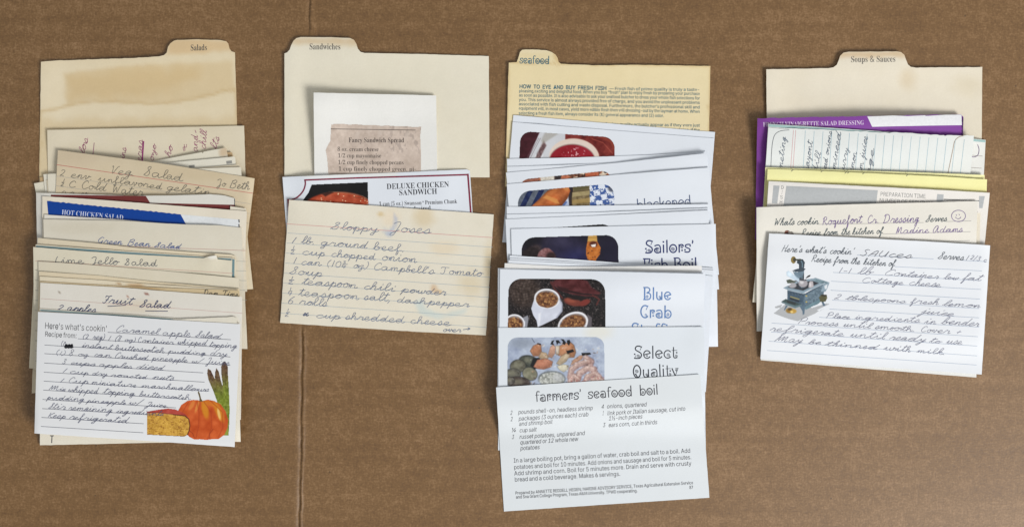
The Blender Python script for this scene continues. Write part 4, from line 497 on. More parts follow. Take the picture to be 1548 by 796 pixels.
def _arc(cx, cy, rx, ry, a0, a1, n=14):
    t = np.radians(np.linspace(a0, a1, n)); return [(cx + rx * math.cos(q), cy + ry * math.sin(q)) for q in t]
def _spi(cx, cy, r, a0, turns, n=16):
    return [(cx + r * (1 - .8 * k / n) * math.cos(math.radians(a0 + 360 * turns * k / n)), cy + r * (1 - .8 * k / n) * math.sin(math.radians(a0 + 360 * turns * k / n))) for k in range(n + 1)]
def _dot(x, y): return (1.25, [(x - .45, y), (x + .45, y)])
CURLY = {
 'a': (11.5, [(1, [(9.5, 0), (9.5, 6.5), (8, 9.5), (5, 10), (1.5, 9)]), (1, [(9.5, 1.5), (7, 0), (4, -.1), (1.4, 1.6), (1.3, 4.3), (4, 6), (7, 5.6)]), (.7, _spi(5, 3, 2.3, 60, 1.6))]),
 'b': (12.5, [(1.1, [(2, 0), (2, 16)]), (1, _arc(6.4, 4.9, 4.6, 5, 165, -180)), (.7, _spi(6.3, 4.6, 2.3, 200, 1.6))]),
 'c': (10.5, [(1, _arc(6, 5, 5, 5, 40, 320)), (.7, _spi(6.6, 4, 2.4, 300, 1.6))]),
 'd': (12.5, [(1.1, [(10, 0), (10, 16)]), (1, _arc(5.6, 4.9, 4.6, 5, 15, 360)), (.7, _spi(5.6, 4.6, 2.2, 340, 1.6))]),
 'e': (11, [(1, [(1.2, 4.5), (9.8, 6.6)]), (1, _arc(5.6, 5, 4.7, 5, 18, 325)), _dot(5.5, 3.2)]),
 'f': (7.5, [(1, [(3, 0), (3, 12), (4.5, 15.5), (8, 15)]), (.8, [(.5, 10), (7, 10)])]),
 'g': (11.5, [(1, _arc(5.4, 5, 4.6, 5, 20, 380)), (1, [(9.8, 9.5), (9.8, -2), (7, -5), (2, -4)]), (.7, _spi(5.2, 4.8, 2.2, 0, 1.5))]),
 'h': (12, [(1.1, [(2, 0), (2, 16)]), (1, [(2, 7), (4, 9.6), (7.5, 9.8), (9.6, 7), (9.6, 0)]), (.7, _spi(5.8, 5, 2, 90, 1.5))]),
 'i': (4.5, [(1.1, [(2, 0), (2, 10)]), _dot(2, 14)]),
 'k': (11, [(1.1, [(2, 0), (2, 16)]), (1, [(9, 10), (3, 5), (9.5, 0)]), (.7, _spi(7, 7, 1.6, 60, 1.4))]),
 'l': (4.5, [(1.1, [(2, 0), (2, 16)])]),
 'm': (17.5, [(1.1, [(2, 0), (2, 10)]), (1, [(2, 7), (4, 9.7), (7, 9.7), (8.6, 7), (8.6, 0)]), (1, [(8.6, 7), (10.6, 9.7), (13.6, 9.7), (15.2, 7), (15.2, 0)]), (.7, _spi(5.3, 6, 1.5, 90, 1.4)), (.7, _spi(12, 6, 1.5, 90, 1.4))]),
 'n': (11.5, [(1.1, [(2, 0), (2, 10)]), (1, [(2, 7), (4, 9.7), (7.3, 9.8), (9.4, 7), (9.4, 0)]), (.7, _spi(5.6, 5.6, 1.8, 90, 1.4))]),
 'o': (12, [(1.1, _arc(5.8, 5, 5, 5.1, 90, 450, 20)), (.7, _spi(5.8, 4.6, 2.7, 120, 1.8))]),
 'r': (9, [(1.1, [(2, 0), (2, 10)]), (1, [(2, 7), (4, 9.8), (7, 9.8), (8.3, 8)]), (.7, _spi(6.2, 6.6, 2.2, 30, 1.5)), _dot(6.2, 2.4)]),
 's': (9.5, [(1, [(8.5, 7.5), (8.2, 9.8), (5, 10), (2, 9.2), (1.8, 7), (4.5, 5.5), (7.6, 4), (8, 2), (6, .1), (3, 0), (.5, .4)]), _dot(.9, 3)]),
 't': (9, [(1, [(3, 14), (3, 2.5), (4.6, .2), (7.6, .6)]), (.8, [(.6, 10), (8, 10)]), (.7, _spi(6.6, 2.6, 2, 270, 1.4)), _dot(7.4, 7)]),
 'u': (12, [(1.1, [(2, 10), (2, 3), (3.8, .3), (6.8, 0), (9.4, 2.5)]), (1.1, [(9.4, 10), (9.4, 0)]), (.7, _spi(6.2, 3.4, 1.8, 270, 1.4))]),
 'y': (10.5, [(1.1, [(.6, 10), (5, 0)]), (.9, [(9.6, 10), (5, 0), (3, -4)]), (.8, [(5.6, 10), (10, 10)]), (.7, _spi(7.2, 7.4, 1.6, 90, 1.4))]),
 'S': (12, [(1.1, [(10.6, 14.8), (7.5, 16), (4, 15.8), (2, 13.6), (2.6, 11), (6, 9), (9.6, 6.6), (10.2, 3.4), (8.2, .6), (4.5, 0), (.6, .3)]), (.8, [(11, 15.6), (8.4, 10.6)]), (.7, _spi(5.6, 3, 2.2, 300, 1.6)), (.7, [(.6, .3), (2.8, 4)]), _dot(1, 5.5)]),
 'F': (10.5, [(1.1, [(2.4, 0), (2.4, 16)]), (1, [(.6, 16), (10.4, 15.8), (8.6, 10.5)]), (.9, [(2.4, 8), (7, 8)])]),
 'B': (12.5, [(1.2, [(2, 0), (2, 16)]), (1, [(.5, 16), (6.6, 16), (9.4, 14), (9, 11), (5.4, 8.8)]), (1, [(5.4, 8.8), (9.6, 8), (11, 4.6), (9.6, 1), (6, 0), (.5, 0)]), (.7, _spi(5.6, 4.2, 2.2, 200, 1.6))]),
 'C': (12.5, [(1.1, _arc(7, 8, 6.2, 8.1, 62, 310)), (.9, [(11.5, 16), (8.6, 10.5)]), (.6, _spi(8, 3.4, 1.8, 300, 1.4))]),
 'Q': (13.5, [(1.2, _arc(6.4, 8, 5.4, 8.1, 90, 450, 22)), (.7, _spi(6.4, 8.4, 2.6, 120, 1.8)), (1.1, [(4.6, 4), (6.4, 1), (8.5, 0)]), _dot(4.2, 4.4)]),
 "'": (4, [(1, [(2, 15), (2.4, 13.5), (1.6, 11.5)])]),
}

def smooth_pts(P, sub=4):
    P = np.asarray(P, float)
    if len(P) < 3: return P
    Q = np.vstack([2 * P[0] - P[1], P, 2 * P[-1] - P[-2]]); out = []
    for i in range(1, len(Q) - 2):
        p0, p1, p2, p3 = Q[i - 1], Q[i], Q[i + 1], Q[i + 2]
        for k in range(sub):
            t = k / sub
            out.append(.5 * ((2 * p1) + (p2 - p0) * t + (2 * p0 - 5 * p1 + 4 * p2 - p3) * t * t + (3 * p1 - p0 - 3 * p2 + p3) * t ** 3))
    out.append(P[-1]); return np.array(out)

class Decal:
    """flat ink collected in photograph pixels, laid later on a card's surface"""
    def __init__(s): s.v = []; s.f = []; s.n = 0; s.z = []
    def add(s, V, F):
        n = s.n; s.v.append(np.asarray(V, float)); s.f += [tuple(i + n for i in f) for f in F]
        s.n += len(V); s.z.append(np.full(len(V), (len(s.v) % 12) * .002))
    def ribbon(s, P, w):
        P = np.asarray(P, float)
        if len(P) < 2: return
        if np.ndim(w) == 0 and np.hypot(*np.diff(P, axis=0).T).max() > 3:
            Q = [P[:1]]
            for a, b in zip(P[:-1], P[1:]):
                n = max(1, int(math.ceil(np.hypot(*(b - a)) / 2.5))); Q.append(a + (b - a) * (np.arange(1, n + 1) / n)[:, None])
            P = np.vstack(Q)
        T = np.gradient(P, axis=0); L = np.hypot(T[:, 0], T[:, 1])[:, None] + 1e-9; T = T / L
        Nn = np.stack([-T[:, 1], T[:, 0]], -1); w = np.asarray(w, float)
        if w.ndim: w = w[:, None]
        A = P + Nn * w / 2; B = P - Nn * w / 2; n = len(P)
        A[0] -= T[0] * (w if np.ndim(w) == 0 else w[0]) * .3; B[0] -= T[0] * (w if np.ndim(w) == 0 else w[0]) * .3
        A[-1] += T[-1] * (w if np.ndim(w) == 0 else w[-1]) * .3; B[-1] += T[-1] * (w if np.ndim(w) == 0 else w[-1]) * .3
        s.add(np.vstack([A, B]), [(i, i + 1, n + i + 1, n + i) for i in range(n - 1)])
    def line(s, p0, p1, w, step=4.0, wob=0.0, seed=0):
        p0 = np.array(p0, float); p1 = np.array(p1, float); n = max(2, int(np.hypot(*(p1 - p0)) / step) + 1)
        t = np.linspace(0, 1, n)[:, None]; P = p0 + (p1 - p0) * t
        if wob: P[:, 1] += wob * (vnoise(np.arange(n) / 5., np.zeros(n), seed) - .5)
        s.ribbon(P, w)
    def poly(s, pts):
        s.add(pts, [tuple(range(len(pts)))])
    def quadgrid(s, tl, tr, br, bl, step=1.6):
        tl, tr, br, bl = [np.array(q, float) for q in (tl, tr, br, bl)]
        nu = max(2, int(np.hypot(*(tr - tl)) / step) + 1); nv = max(3, int(max(np.hypot(*(bl - tl)), np.hypot(*(br - tr))) / step) + 1)
        u = np.linspace(0, 1, nu)[None, :, None]; v = np.linspace(0, 1, nv)[:, None, None]
        P = ((tl * (1 - u) + tr * u) * (1 - v) + (bl * (1 - u) + br * u) * v).reshape(-1, 2)
        s.add(P, [(j * nu + i, j * nu + i + 1, (j + 1) * nu + i + 1, (j + 1) * nu + i) for j in range(nv - 1) for i in range(nu - 1)])

def frame(p0, p1):
    p0 = np.array(p0, float); p1 = np.array(p1, float); d = p1 - p0; L = np.hypot(*d); e = d / L
    return p0, e, np.array([e[1], -e[0]]), L

def hand(d, text, p0, p1, xh, w, seed=1, slant=.25, wob=.12, caps=None, fit=True, asc=1.0):
    """joined handwriting along p0-p1, x-height xh in photograph pixels"""
    R = random.Random(seed * 7919 + len(text)); strokes = []; x = 0.0; k = xh / 10.0
    for wi, word in enumerate(text.split(' ')):
        if wi: x += 9 * R.uniform(.8, 1.3)
        dy = R.uniform(-1, 1) * wob * 8; sc = 1 + R.uniform(-1, 1) * wob; cur = []; sl = R.uniform(-1, 1) * wob * .8; dr = R.uniform(-1, 1) * wob * .08; x00 = x
        for ci, ch in enumerate(word):
            g = (caps or {}).get(ch) or CURSIVE.get(ch)
            if g is None: x += 6; continue
            gw, st = g; s2 = sc * (1 + R.uniform(-1, 1) * wob * .7); sx = 1 + R.uniform(-1, 1) * wob * 1.7
            for si, q in enumerate(st):
                q = np.asarray(q, float); sl2 = sl + R.uniform(-1, 1) * wob * .5
                q = np.column_stack([x + q[:, 0] * sx + q[:, 1] * sl2 + R.uniform(-.3, .3), dy + (x - x00) * dr + q[:, 1] * s2 + np.array([R.uniform(-.5, .5) for _ in q]) * wob * 4])
                low = ch.islower()
                if si == 0 and low and cur and ci and word[ci - 1].islower():
                    cur.append(q)
                elif si == 0:
                    if cur: strokes.append(np.vstack(cur))
                    cur = [q]
                else: strokes.append(q)
            x += gw * sx + (1.5 if not ch.islower() else 0)
        if cur: strokes.append(np.vstack(cur))
    o, e, n, L = frame(p0, p1); kx = L / max(x, 1) if fit else k
    for q in strokes:
        q = smooth_pts(q, 3)
        if asc != 1: q[:, 1] = np.where(q[:, 1] > 10, 10 + (q[:, 1] - 10) * asc, np.where(q[:, 1] < 0, q[:, 1] * asc, q[:, 1]))
        X = (q[:, 0] + q[:, 1] * slant) * kx; Y = q[:, 1] * k
        P = o + X[:, None] * e + Y[:, None] * n
        ww = w * (.82 + .36 * vnoise(np.arange(len(P)) / 5., np.full(len(P), seed * 3.7), seed))
        d.ribbon(P, ww)

def curly(d, text, p0, p1, xh, w):
    x = 0; st = []
    for ch in text:
        if ch == ' ': x += 7; continue
        gw, ss = CURLY[ch]
        for wt, q in ss:
            q = np.array(q, float) + (x, 0); st.append((wt, q))
        x += gw + .6
    o, e, n, L = frame(p0, p1); kx = L / x
    for wt, q in st:
        q = smooth_pts(q, 4) if len(q) > 3 else q
        P = o + (q[:, 0] * kx)[:, None] * e + (q[:, 1] * xh / 10)[:, None] * n
        d.ribbon(P, w * (wt * 1.22 if wt >= 1 else wt * .72))

def _fill(cu, d, mapf):
    ob = bpy.data.objects.new('tmp', cu); COL.objects.link(ob)
    dg = bpy.context.evaluated_depsgraph_get(); me = bpy.data.meshes.new_from_object(ob.evaluated_get(dg))
    V = np.zeros(len(me.vertices) * 3); me.vertices.foreach_get('co', V); V = V.reshape(-1, 3)[:, :2]
    if len(V): d.add(mapf(V), [tuple(p.vertices) for p in me.polygons])
    bpy.data.objects.remove(ob); bpy.data.meshes.remove(me); bpy.data.curves.remove(cu)

def outline(d, font, cap0, text, p0, p1, cap, grow=0.0, shear=0.0, space=18):
    cu = bpy.data.curves.new('t', 'CURVE'); cu.dimensions = '2D'; cu.fill_mode = 'BOTH'; x = 0
    for ch in text:
        if ch == ' ': x += space; continue
        gw, loops = font[ch]
        for lp in loops:
            P = np.array(lp, float)
            if grow:
                T = np.roll(P, -1, 0) - np.roll(P, 1, 0); T /= (np.hypot(T[:, 0], T[:, 1])[:, None] + 1e-6)
                P = P + np.stack([-T[:, 1], T[:, 0]], -1) * grow
            sp = cu.splines.new('POLY'); sp.points.add(len(P) - 1); sp.use_cyclic_u = True
            sp.points.foreach_set('co', np.column_stack([P[:, 0] + x, P[:, 1], P[:, 0] * 0, P[:, 0] * 0 + 1]).ravel())
        x += gw
    o, e, n, L = frame(p0, p1)
    _fill(cu, d, lambda V: o + (V[:, :1] / x * L + V[:, 1:] / cap0 * cap * shear) * e + (V[:, 1:] / cap0 * cap) * n)
def serif(d, text, p0, p1, cap, thin=0.0): outline(d, SERIF, 46., text, p0, p1, cap, -thin, 0, 18)
def sans(d, text, p0, p1, cap, bold=0.0, shear=0.0, space=15): outline(d, SANS, 51., text, p0, p1, cap, bold * 50, shear, space)

# ------------------------------------------------------------------ cards
class Card:
    pass
SEED = [0]
THINGS = []

def colour_at(X, Y, base, tone, stains, seed):
    c = np.empty(X.shape + (3,)); c[:] = base
    n = fbm(X / 60., Y / 60., seed, 4)[..., None] - .5; n2 = fbm(X / 14., Y / 14., seed + 5, 3)[..., None] - .5
    c = c + (n * 2 * tone + n2 * tone * .8) * np.array([.6, .8, 1.3])
    for st in stains:
        k = st[0]
        if k == 'poly':
            _, pts, soft, cc, al = st
            a = 1 - sstep(-soft, soft, sdpoly(X, Y, pts) + (fbm(X / 18., Y / 18., seed + 9, 3) - .5) * soft * 1.6)
        elif k == 'ell':
            _, cx, cy, rx, ry, soft, cc, al = st
            r = np.hypot((X - cx) / rx, (Y - cy) / ry) + (fbm(X / 9., Y / 9., seed + 3, 3) - .5) * .5
            a = 1 - sstep(1 - soft, 1 + soft, r)
        elif k == 'ring':
            _, pts, wd, cc, al = st
            a = np.exp(-(np.abs(sdpoly(X, Y, pts) + (fbm(X / 14., Y / 14., seed + 2, 3) - .5) * 7) / wd) ** 2)
        elif k == 'band':      # a straight printed band
            _, pts, cc, al = st
            a = inpoly(X, Y, pts).astype(float)
        a = (a * al)[..., None]; c = c * (1 - a) + np.array(cc, float) * a
    return lin(np.clip(c, 0, 250))

ANCHORS = []
def card(name, label, cat, top, bottom, base, tone=3, stains=(), group=None, parts=False, thick=.30, gap=.05, lift=(), rag=.13, rag_top=None,
         coat=False, edge=None, step=3.2, on=None):
    """a sheet of card between the polyline `top` and the line `bottom` (photograph pixels, left to right)"""
    global HF
    SEED[0] += 1; sd = SEED[0] * 13
    top = np.array(top, float); bl, br = np.array(bottom[0], float), np.array(bottom[-1], float)
    # resample the top edge
    P = [top[0]]
    for a, b in zip(top[:-1], top[1:]):
        n = max(1, int(np.hypot(*(b - a)) / step))
        for k in range(1, n + 1): P.append(a + (b - a) * k / n)
    P = np.array(P); nu = len(P)
    f = np.clip((P[:, 0] - top[0, 0]) / (top[-1, 0] - top[0, 0]), 0, 1)
    B = bl + (br - bl) * f[:, None]
    if len(bottom) > 2:
        bb = np.array(bottom, float); B = np.column_stack([np.interp(f, np.linspace(0, 1, len(bb)), bb[:, 0]), np.interp(f, np.linspace(0, 1, len(bb)), bb[:, 1])])
    nv = max(2, int(np.hypot(*(bl - top[0])) / step) + 1)
    v = np.linspace(0, 1, nv)[:, None, None]
    G = P[None] * (1 - v) + B[None] * v                                   # rows from the top edge down
    rt = rag if rag_top is None else rag_top
    G[0, :, 1] += (vnoise(P[:, 0] / 7, P[:, 0] * 0, sd) - .5) * rt * 2 + (vnoise(P[:, 0] / 2.5, P[:, 0] * 0, sd + 1) - .5) * rt
    G[-1, :, 1] += (vnoise(P[:, 0] / 7, P[:, 0] * 0, sd + 2) - .5) * rag * 2
    G[:, 0, 0] += (vnoise(G[:, 0, 1] / 9, G[:, 0, 1] * 0, sd + 3) - .5) * rag * 2
    G[:, -1, 0] += (vnoise(G[:, -1, 1] / 9, G[:, -1, 1] * 0, sd + 4) - .5) * rag * 2
    X, Y = G[..., 0], G[..., 1]
    quad = [tuple(q) for q in top] + [tuple(br), tuple(bl)]
    qm = [tuple(np.array(px2mm(a, b))) for a, b in quad]
    H = maxf(HF, 8); H = boxf(boxf(H, 4), 4) + gap
    px = GX / S + CX; py = CY - GY / S
    H = H + (fbm(px / 150., py / 150., sd, 2) - .5) * .22 + .11
    for cx, cy, r, mm in lift:
        rx, ry = r if isinstance(r, tuple) else (r, r)
        H = H + mm * np.exp(-((px - cx) / rx) ** 2 - ((py - cy) / ry) ** 2)
    mask = sdpoly(GX, GY, qm) < 1.0
    HF = np.where(mask, np.maximum(HF, H + thick), HF)
    c = Card(); c.H = H; c.thick = thick; c.name = name
    x0, y0 = px2mm(X, Y); Z = sample(H, x0, y0) + thick
    mx, my = px2mm(X, Y, Z)
    Vt = np.stack([mx, my, Z], -1).reshape(-1, 3); Vb = Vt.copy(); Vb[:, 2] -= thick
    idx = np.arange(nv * nu).reshape(nv, nu); n = nv * nu
    F = np.stack([idx[:-1, :-1], idx[1:, :-1], idx[1:, 1:], idx[:-1, 1:]], -1).reshape(-1, 4)
    rim = np.concatenate([idx[0, :], idx[1:, -1], idx[-1, -2::-1], idx[-2:0:-1, 0]])
    m = len(rim); ra = np.arange(m); rb = (ra + 1) % m
    SF = np.stack([2 * n + ra, 2 * n + rb, 2 * n + m + rb, 2 * n + m + ra], -1)
    V = np.vstack([Vt, Vb, Vt[rim], Vb[rim]])
    FF = np.vstack([F, F[:, ::-1] + n, SF])
    sm = np.concatenate([np.ones(2 * len(F)), np.zeros(len(SF))])
    cl = colour_at(X, Y, base, tone, stains, sd).reshape(-1, 3)
    ce = np.clip(cl[rim] * 1.06, 0, .92) if edge is None else np.repeat(lin(edge)[None], m, 0)  # rim lightened by default: a thin lit edge put into the colour
    CC = np.vstack([cl, np.repeat(lin(base)[None], n, 0), ce, ce])
    loc = np.array([V[:, 0].mean(), V[:, 1].mean(), Vb[:, 2].min()])
    c.loc = loc
    o = mesh_obj('paper_sheet' if parts else name, (V - loc) * MM, FF, M_COAT if coat else M_PAPER, CC, sm)
    if parts:
        r = bpy.data.objects.new(name, None); COL.objects.link(r); r.location = loc * MM; r.empty_display_size = .01
        o.parent = r; c.root = r
    else:
        o.location = loc * MM; c.root = o
    c.sheet = o
    r = c.root; r['label'] = label; r['category'] = cat
    if group: r['group'] = group
    THINGS.append(c); return c

def put(c, name, d, mat, dz=.06, parent=None, label=None):
    """lay a decal on a card as a part"""
    if not d.v: return None
    V = np.vstack(d.v); x0, y0 = px2mm(V[:, 0], V[:, 1]); Z = sample(c.H, x0, y0) + c.thick
    mx, my = px2mm(V[:, 0], V[:, 1], Z)
    o = mesh_obj(name, (np.stack([mx, my, Z + dz + np.concatenate(d.z)], -1) - c.loc) * MM, d.f, mat)
    # one way up
    me = o.data
    nz = np.zeros(len(me.polygons) * 3); me.polygons.foreach_get('normal', nz)
    if (nz.reshape(-1, 3)[:, 2] < 0).any():
        import bmesh
        bm = bmesh.new(); bm.from_mesh(me); bm.normal_update()
        for f in bm.faces:
            if f.normal.z < 0: f.normal_flip()
        bm.to_mesh(me); bm.free()
    o.parent = parent or c.root
    if label: o['label'] = label
    return o

class Print:
    """a little colour print, rastered in photograph pixels, laid on a card as a fine grid"""
    def __init__(s, x0, y0, x1, y1, base, step=.52):
        s.x = np.arange(x0, x1 + step, step); s.y = np.arange(y0, y1 + step, step); s.X, s.Y = np.meshgrid(s.x, s.y)
        s.c = np.empty(s.X.shape + (3,)); s.c[:] = base; s.a = np.ones(s.X.shape)
    def blend(s, a, col):
        a = a[..., None]; col = np.asarray(col, float); s.c = s.c * (1 - a) + col * a
    def poly(s, pts, col, soft=.5, al=1.0): s.blend((1 - sstep(-soft, soft, sdpoly(s.X, s.Y, pts))) * al, col)
    def ell(s, cx, cy, rx, ry, col, soft=.08, al=1.0, rot=0, wob=0, seed=1):
        ca, sa = math.cos(math.radians(rot)), math.sin(math.radians(rot)); dx, dy = s.X - cx, s.Y - cy
        r = np.hypot((dx * ca + dy * sa) / rx, (-dx * sa + dy * ca) / ry)
        if wob: r = r + (fbm(s.X / 6., s.Y / 6., seed) - .5) * wob
        s.blend((1 - sstep(1 - soft, 1 + soft, r)) * al, col); return r
    def stroke(s, pts, w, col, soft=.6, al=1.0):
        d = np.full(s.X.shape, 1e9)
        for (x0, y0), (x1, y1) in zip(pts[:-1], pts[1:]):
            ex, ey = x1 - x0, y1 - y0; t = np.clip(((s.X - x0) * ex + (s.Y - y0) * ey) / (ex * ex + ey * ey + 1e-9), 0, 1)
            d = np.minimum(d, np.hypot(s.X - x0 - t * ex, s.Y - y0 - t * ey))
        s.blend((1 - sstep(w / 2 - soft, w / 2 + soft, d)) * al, col)
    def noise(s, sc, amp, seed, mask=None, tint=(1, 1, 1)):
        n = (fbm(s.X / sc, s.Y / sc, seed, 3) - .5)[..., None] * 2 * amp * np.array(tint)
        s.c = s.c + (n if mask is None else n * mask[..., None])
    def m_ell(s, cx, cy, rx, ry, soft=.1): return 1 - sstep(1 - soft, 1 + soft, np.hypot((s.X - cx) / rx, (s.Y - cy) / ry))
    def m_poly(s, pts, soft=.6): return 1 - sstep(-soft, soft, sdpoly(s.X, s.Y, pts))
    def clip(s, pts): s.a = np.minimum(s.a, (sdpoly(s.X, s.Y, pts) < 0).astype(float))
    def lay(s, c, name='printed_photo', dz=.045, parent=None, mat=None, label=None):
        x0, y0 = px2mm(s.X, s.Y); Z = sample(c.H, x0, y0) + c.thick; mx, my = px2mm(s.X, s.Y, Z)
        V = (np.stack([mx, my, Z + dz], -1) - c.loc).reshape(-1, 3) * MM
        ny, nx = s.X.shape; idx = np.arange(ny * nx).reshape(ny, nx)
        F = np.stack([idx[:-1, :-1], idx[1:, :-1], idx[1:, 1:], idx[:-1, 1:]], -1).reshape(-1, 4)
        keep = s.a.ravel()[F].min(1) > .5; F = F[keep]
        u, inv = np.unique(F.ravel(), return_inverse=True)
        o = mesh_obj(name, V[u], inv.reshape(-1, 4), mat or M_PHOTO, lin(np.clip((s.c - 128) * 1.08 + 118, 4, 240)).reshape(-1, 3)[u])
        o.parent = parent or c.root
        if label: o['label'] = label
        return o

def rrect(tl, tr, br, bl, r=14, n=6):
    P = [np.array(q, float) for q in (tl, tr, br, bl)]; out = []
    for i in range(4):
        p, a, b = P[i], P[i - 1], P[(i + 1) % 4]
        ua = (a - p) / np.hypot(*(a - p)); ub = (b - p) / np.hypot(*(b - p)); s0 = p + ua * r; s1 = p + ub * r
        for k in range(n + 1):
            t = k / n; out.append(tuple((1 - t) ** 2 * s0 + 2 * t * (1 - t) * (p * .72 + (s0 + s1) * .14) + t * t * s1))
    return out
def lerp(a, b, t): return (a[0] + (b[0] - a[0]) * t, a[1] + (b[1] - a[1]) * t)
# ================================================================== SALADS PILE (left)
def each(c, name, lines, w, mat, dz=.08):
    for p0, p1 in lines:
        d = Decal(); d.line(p0, p1, w); put(c, name, d, mat, dz)
def bars(c, name, quads, mat, dz=.04):
    for q in quads:
        d = Decal(); d.quadgrid(*q); put(c, name, d, mat, dz)
CREAM = (222, 210, 184); CREAM2 = (226, 217, 196); OLDC = (213, 199, 169); WHITE = (226, 226, 223); BWHITE = (224, 229, 236)
PENCIL = (112, 114, 116); BLUEP = (92, 104, 134); NAVY = (62, 68, 104); BLACK = (52, 52, 60)
G1 = 'recipe cards in the salads pile'; GF = 'cards fanned out in the salads pile'

def ruling(c, lines, col=(150, 172, 190), w=.7, name='ruling', dz=.03, label=None):
    d = Decal()
    for p0, p1 in lines: d.line(p0, p1, w)
    return put(c, name, d, ink(col), dz, label=label)
def rows(l0, r0, l1, r1, n):
    return [(lerp(l0, l1, k / (n - 1)), lerp(r0, r1, k / (n - 1))) for k in range(n)]
def write(c, lines, col, w, name='handwriting', seed=1, slant=.25, wob=.12, caps=None, label=None, dz=.07, asc=1.0):
    d = Decal(); w = w * .84
    for i, (t, p0, p1, xh) in enumerate(lines): hand(d, t, p0, p1, xh, w, seed + i * 3, slant, wob, caps, True, asc)
    return put(c, name, d, ink(col), dz, label=label)

c = card('tab_divider', 'stained cream tab divider printed Salads, top of the left pile', 'divider',
    [(62, 93.5), (80, 92), (120, 90.5), (200, 88), (240, 85.5), (248, 83.5), (252, 80), (254, 71), (257.5, 66), (263, 62), (268, 60.5), (300, 59.6), (334, 61), (342, 62.5), (345, 66), (347, 74), (350, 78), (355, 79.5)],
    [(59, 284), (361, 272)], (229, 214, 182), 5,
    stains=[('poly', [(98, 112), (180, 101), (352, 92), (354, 137), (318, 142), (290, 150), (215, 156), (150, 152), (100, 160)], 4.5, (212, 186, 140), .5),
            ('poly', [(104, 118), (180, 108), (300, 104), (300, 122), (180, 150), (108, 150)], 12, (208, 178, 126), .4),
            ('ring', [(60, 168), (150, 153), (215, 157), (290, 150), (318, 142), (357, 136), (357, 400), (60, 400)], 2.6, (198, 168, 118), .45),
            ('poly', [(60, 182), (359, 176), (359, 300), (60, 300)], 9, (212, 188, 144), .45),
            ('poly', [(252, 60), (348, 60), (352, 78), (252, 82)], 5, (214, 178, 128), .55)], parts=True, rag=.25, lift=[(200, 80, (150, 34), 1.8), (62, 120, (26, 60), 1.0)])
d = Decal(); serif(d, 'Salads', (288, 76.8), (313.3, 76.2), 9, .2); put(c, 'tab_title', d, ink((100, 96, 90)))

c = card('recipe_card', 'cream card with crimson handwriting running up it, just under the Salads divider front', 'recipe card',
    [(71.5, 196.5), (140, 195), (369, 190)], [(74.5, 380), (374, 374)], (223, 212, 187), 4, group=G1, parts=True, lift=[(72, 200, 40, .6), (220, 196, (190, 22), 1.3)])
PK = [('los', (127, 234), (134, 210), 5), ('ins', (188, 240), (191, 223), 4.5), ('eras', (214, 244), (217, 212), 5), ('oyo', (232, 244), (237, 218), 5), ('ho', (257, 238), (262, 221), 5),
      ('x', (279, 229), (283, 219), 5), ('and', (298, 230), (299, 205), 5), ('chill', (311, 226), (313, 198), 5), ('lts', (327, 226), (332, 208), 5)]
write(c, PK, (150, 72, 112), .85, seed=5, slant=.2)
each(c, 'pen_stroke', [((140.5, 234), (142.5, 216)), ((295, 197), (296.5, 201))], .8, ink((148, 62, 116)), .09); each(c, 'pen_stroke', [((215, 243), (217, 214))], 2.2, ink((148, 62, 116)), .09)

for (tl, tr, br, bl, lab, tint, lf) in [
    ((60, 268), (351, 229.5), (374, 412), (84, 450), 'brown-cornered slip, lowest of the fan showing only a small tan corner', (196, 168, 128), .3),
    ((51.5, 277), (342.3, 223), (375, 405), (86, 458), 'cream slip reaching highest in the fan, nicked along its top edge', (228, 222, 203), .5),
    ((65.5, 263.5), (355.5, 236.5), (372, 420), (84, 447), 'cream slip in the fan with two small grey squares on its edge', (229, 224, 208), .6),
    ((70, 272), (362.5, 248.5), (382.5, 436.5), (88, 462), 'thin cream slip edge below the one with grey squares', (220, 208, 182), .3),
    ((72, 263), (364.5, 252.3), (373.5, 440.5), (80, 452), 'cream slip lowest and rightmost in the fan above the pencilled vegetable card', (228, 221, 202), .6)]:
    gs = 'grey squares on its edge' in lab
    mid = lerp(tl, tr, .6)
    tp = [tl, mid, (tr[0] - 1.5, tr[1] + .2), (tr[0], tr[1] + 2)]
    if 'nicked' in lab: tp = [tl, (305, 230), (306.5, 231.5), (308, 229.3), (340.5, 223.3), (342.3, 225)]
    cc = card('recipe_card', lab, 'recipe card', tp, [bl, br], tint, 3, group=GF, parts=gs, lift=[(tr[0] - 20, tr[1], 60, lf)],
              stains=[('ell', tr[0] - 4, tr[1] + 6, 7, 7, .4, (196, 160, 118), .5)] if 'highest' in lab else ())
    if gs:
        bars(cc, 'printed_mark', [((285.5, 250), (294, 249), (294.5, 252.8), (286, 253.8)), ((342, 243.5), (350.5, 242.5), (351, 247), (342.5, 248))], ink((150, 148, 142)))

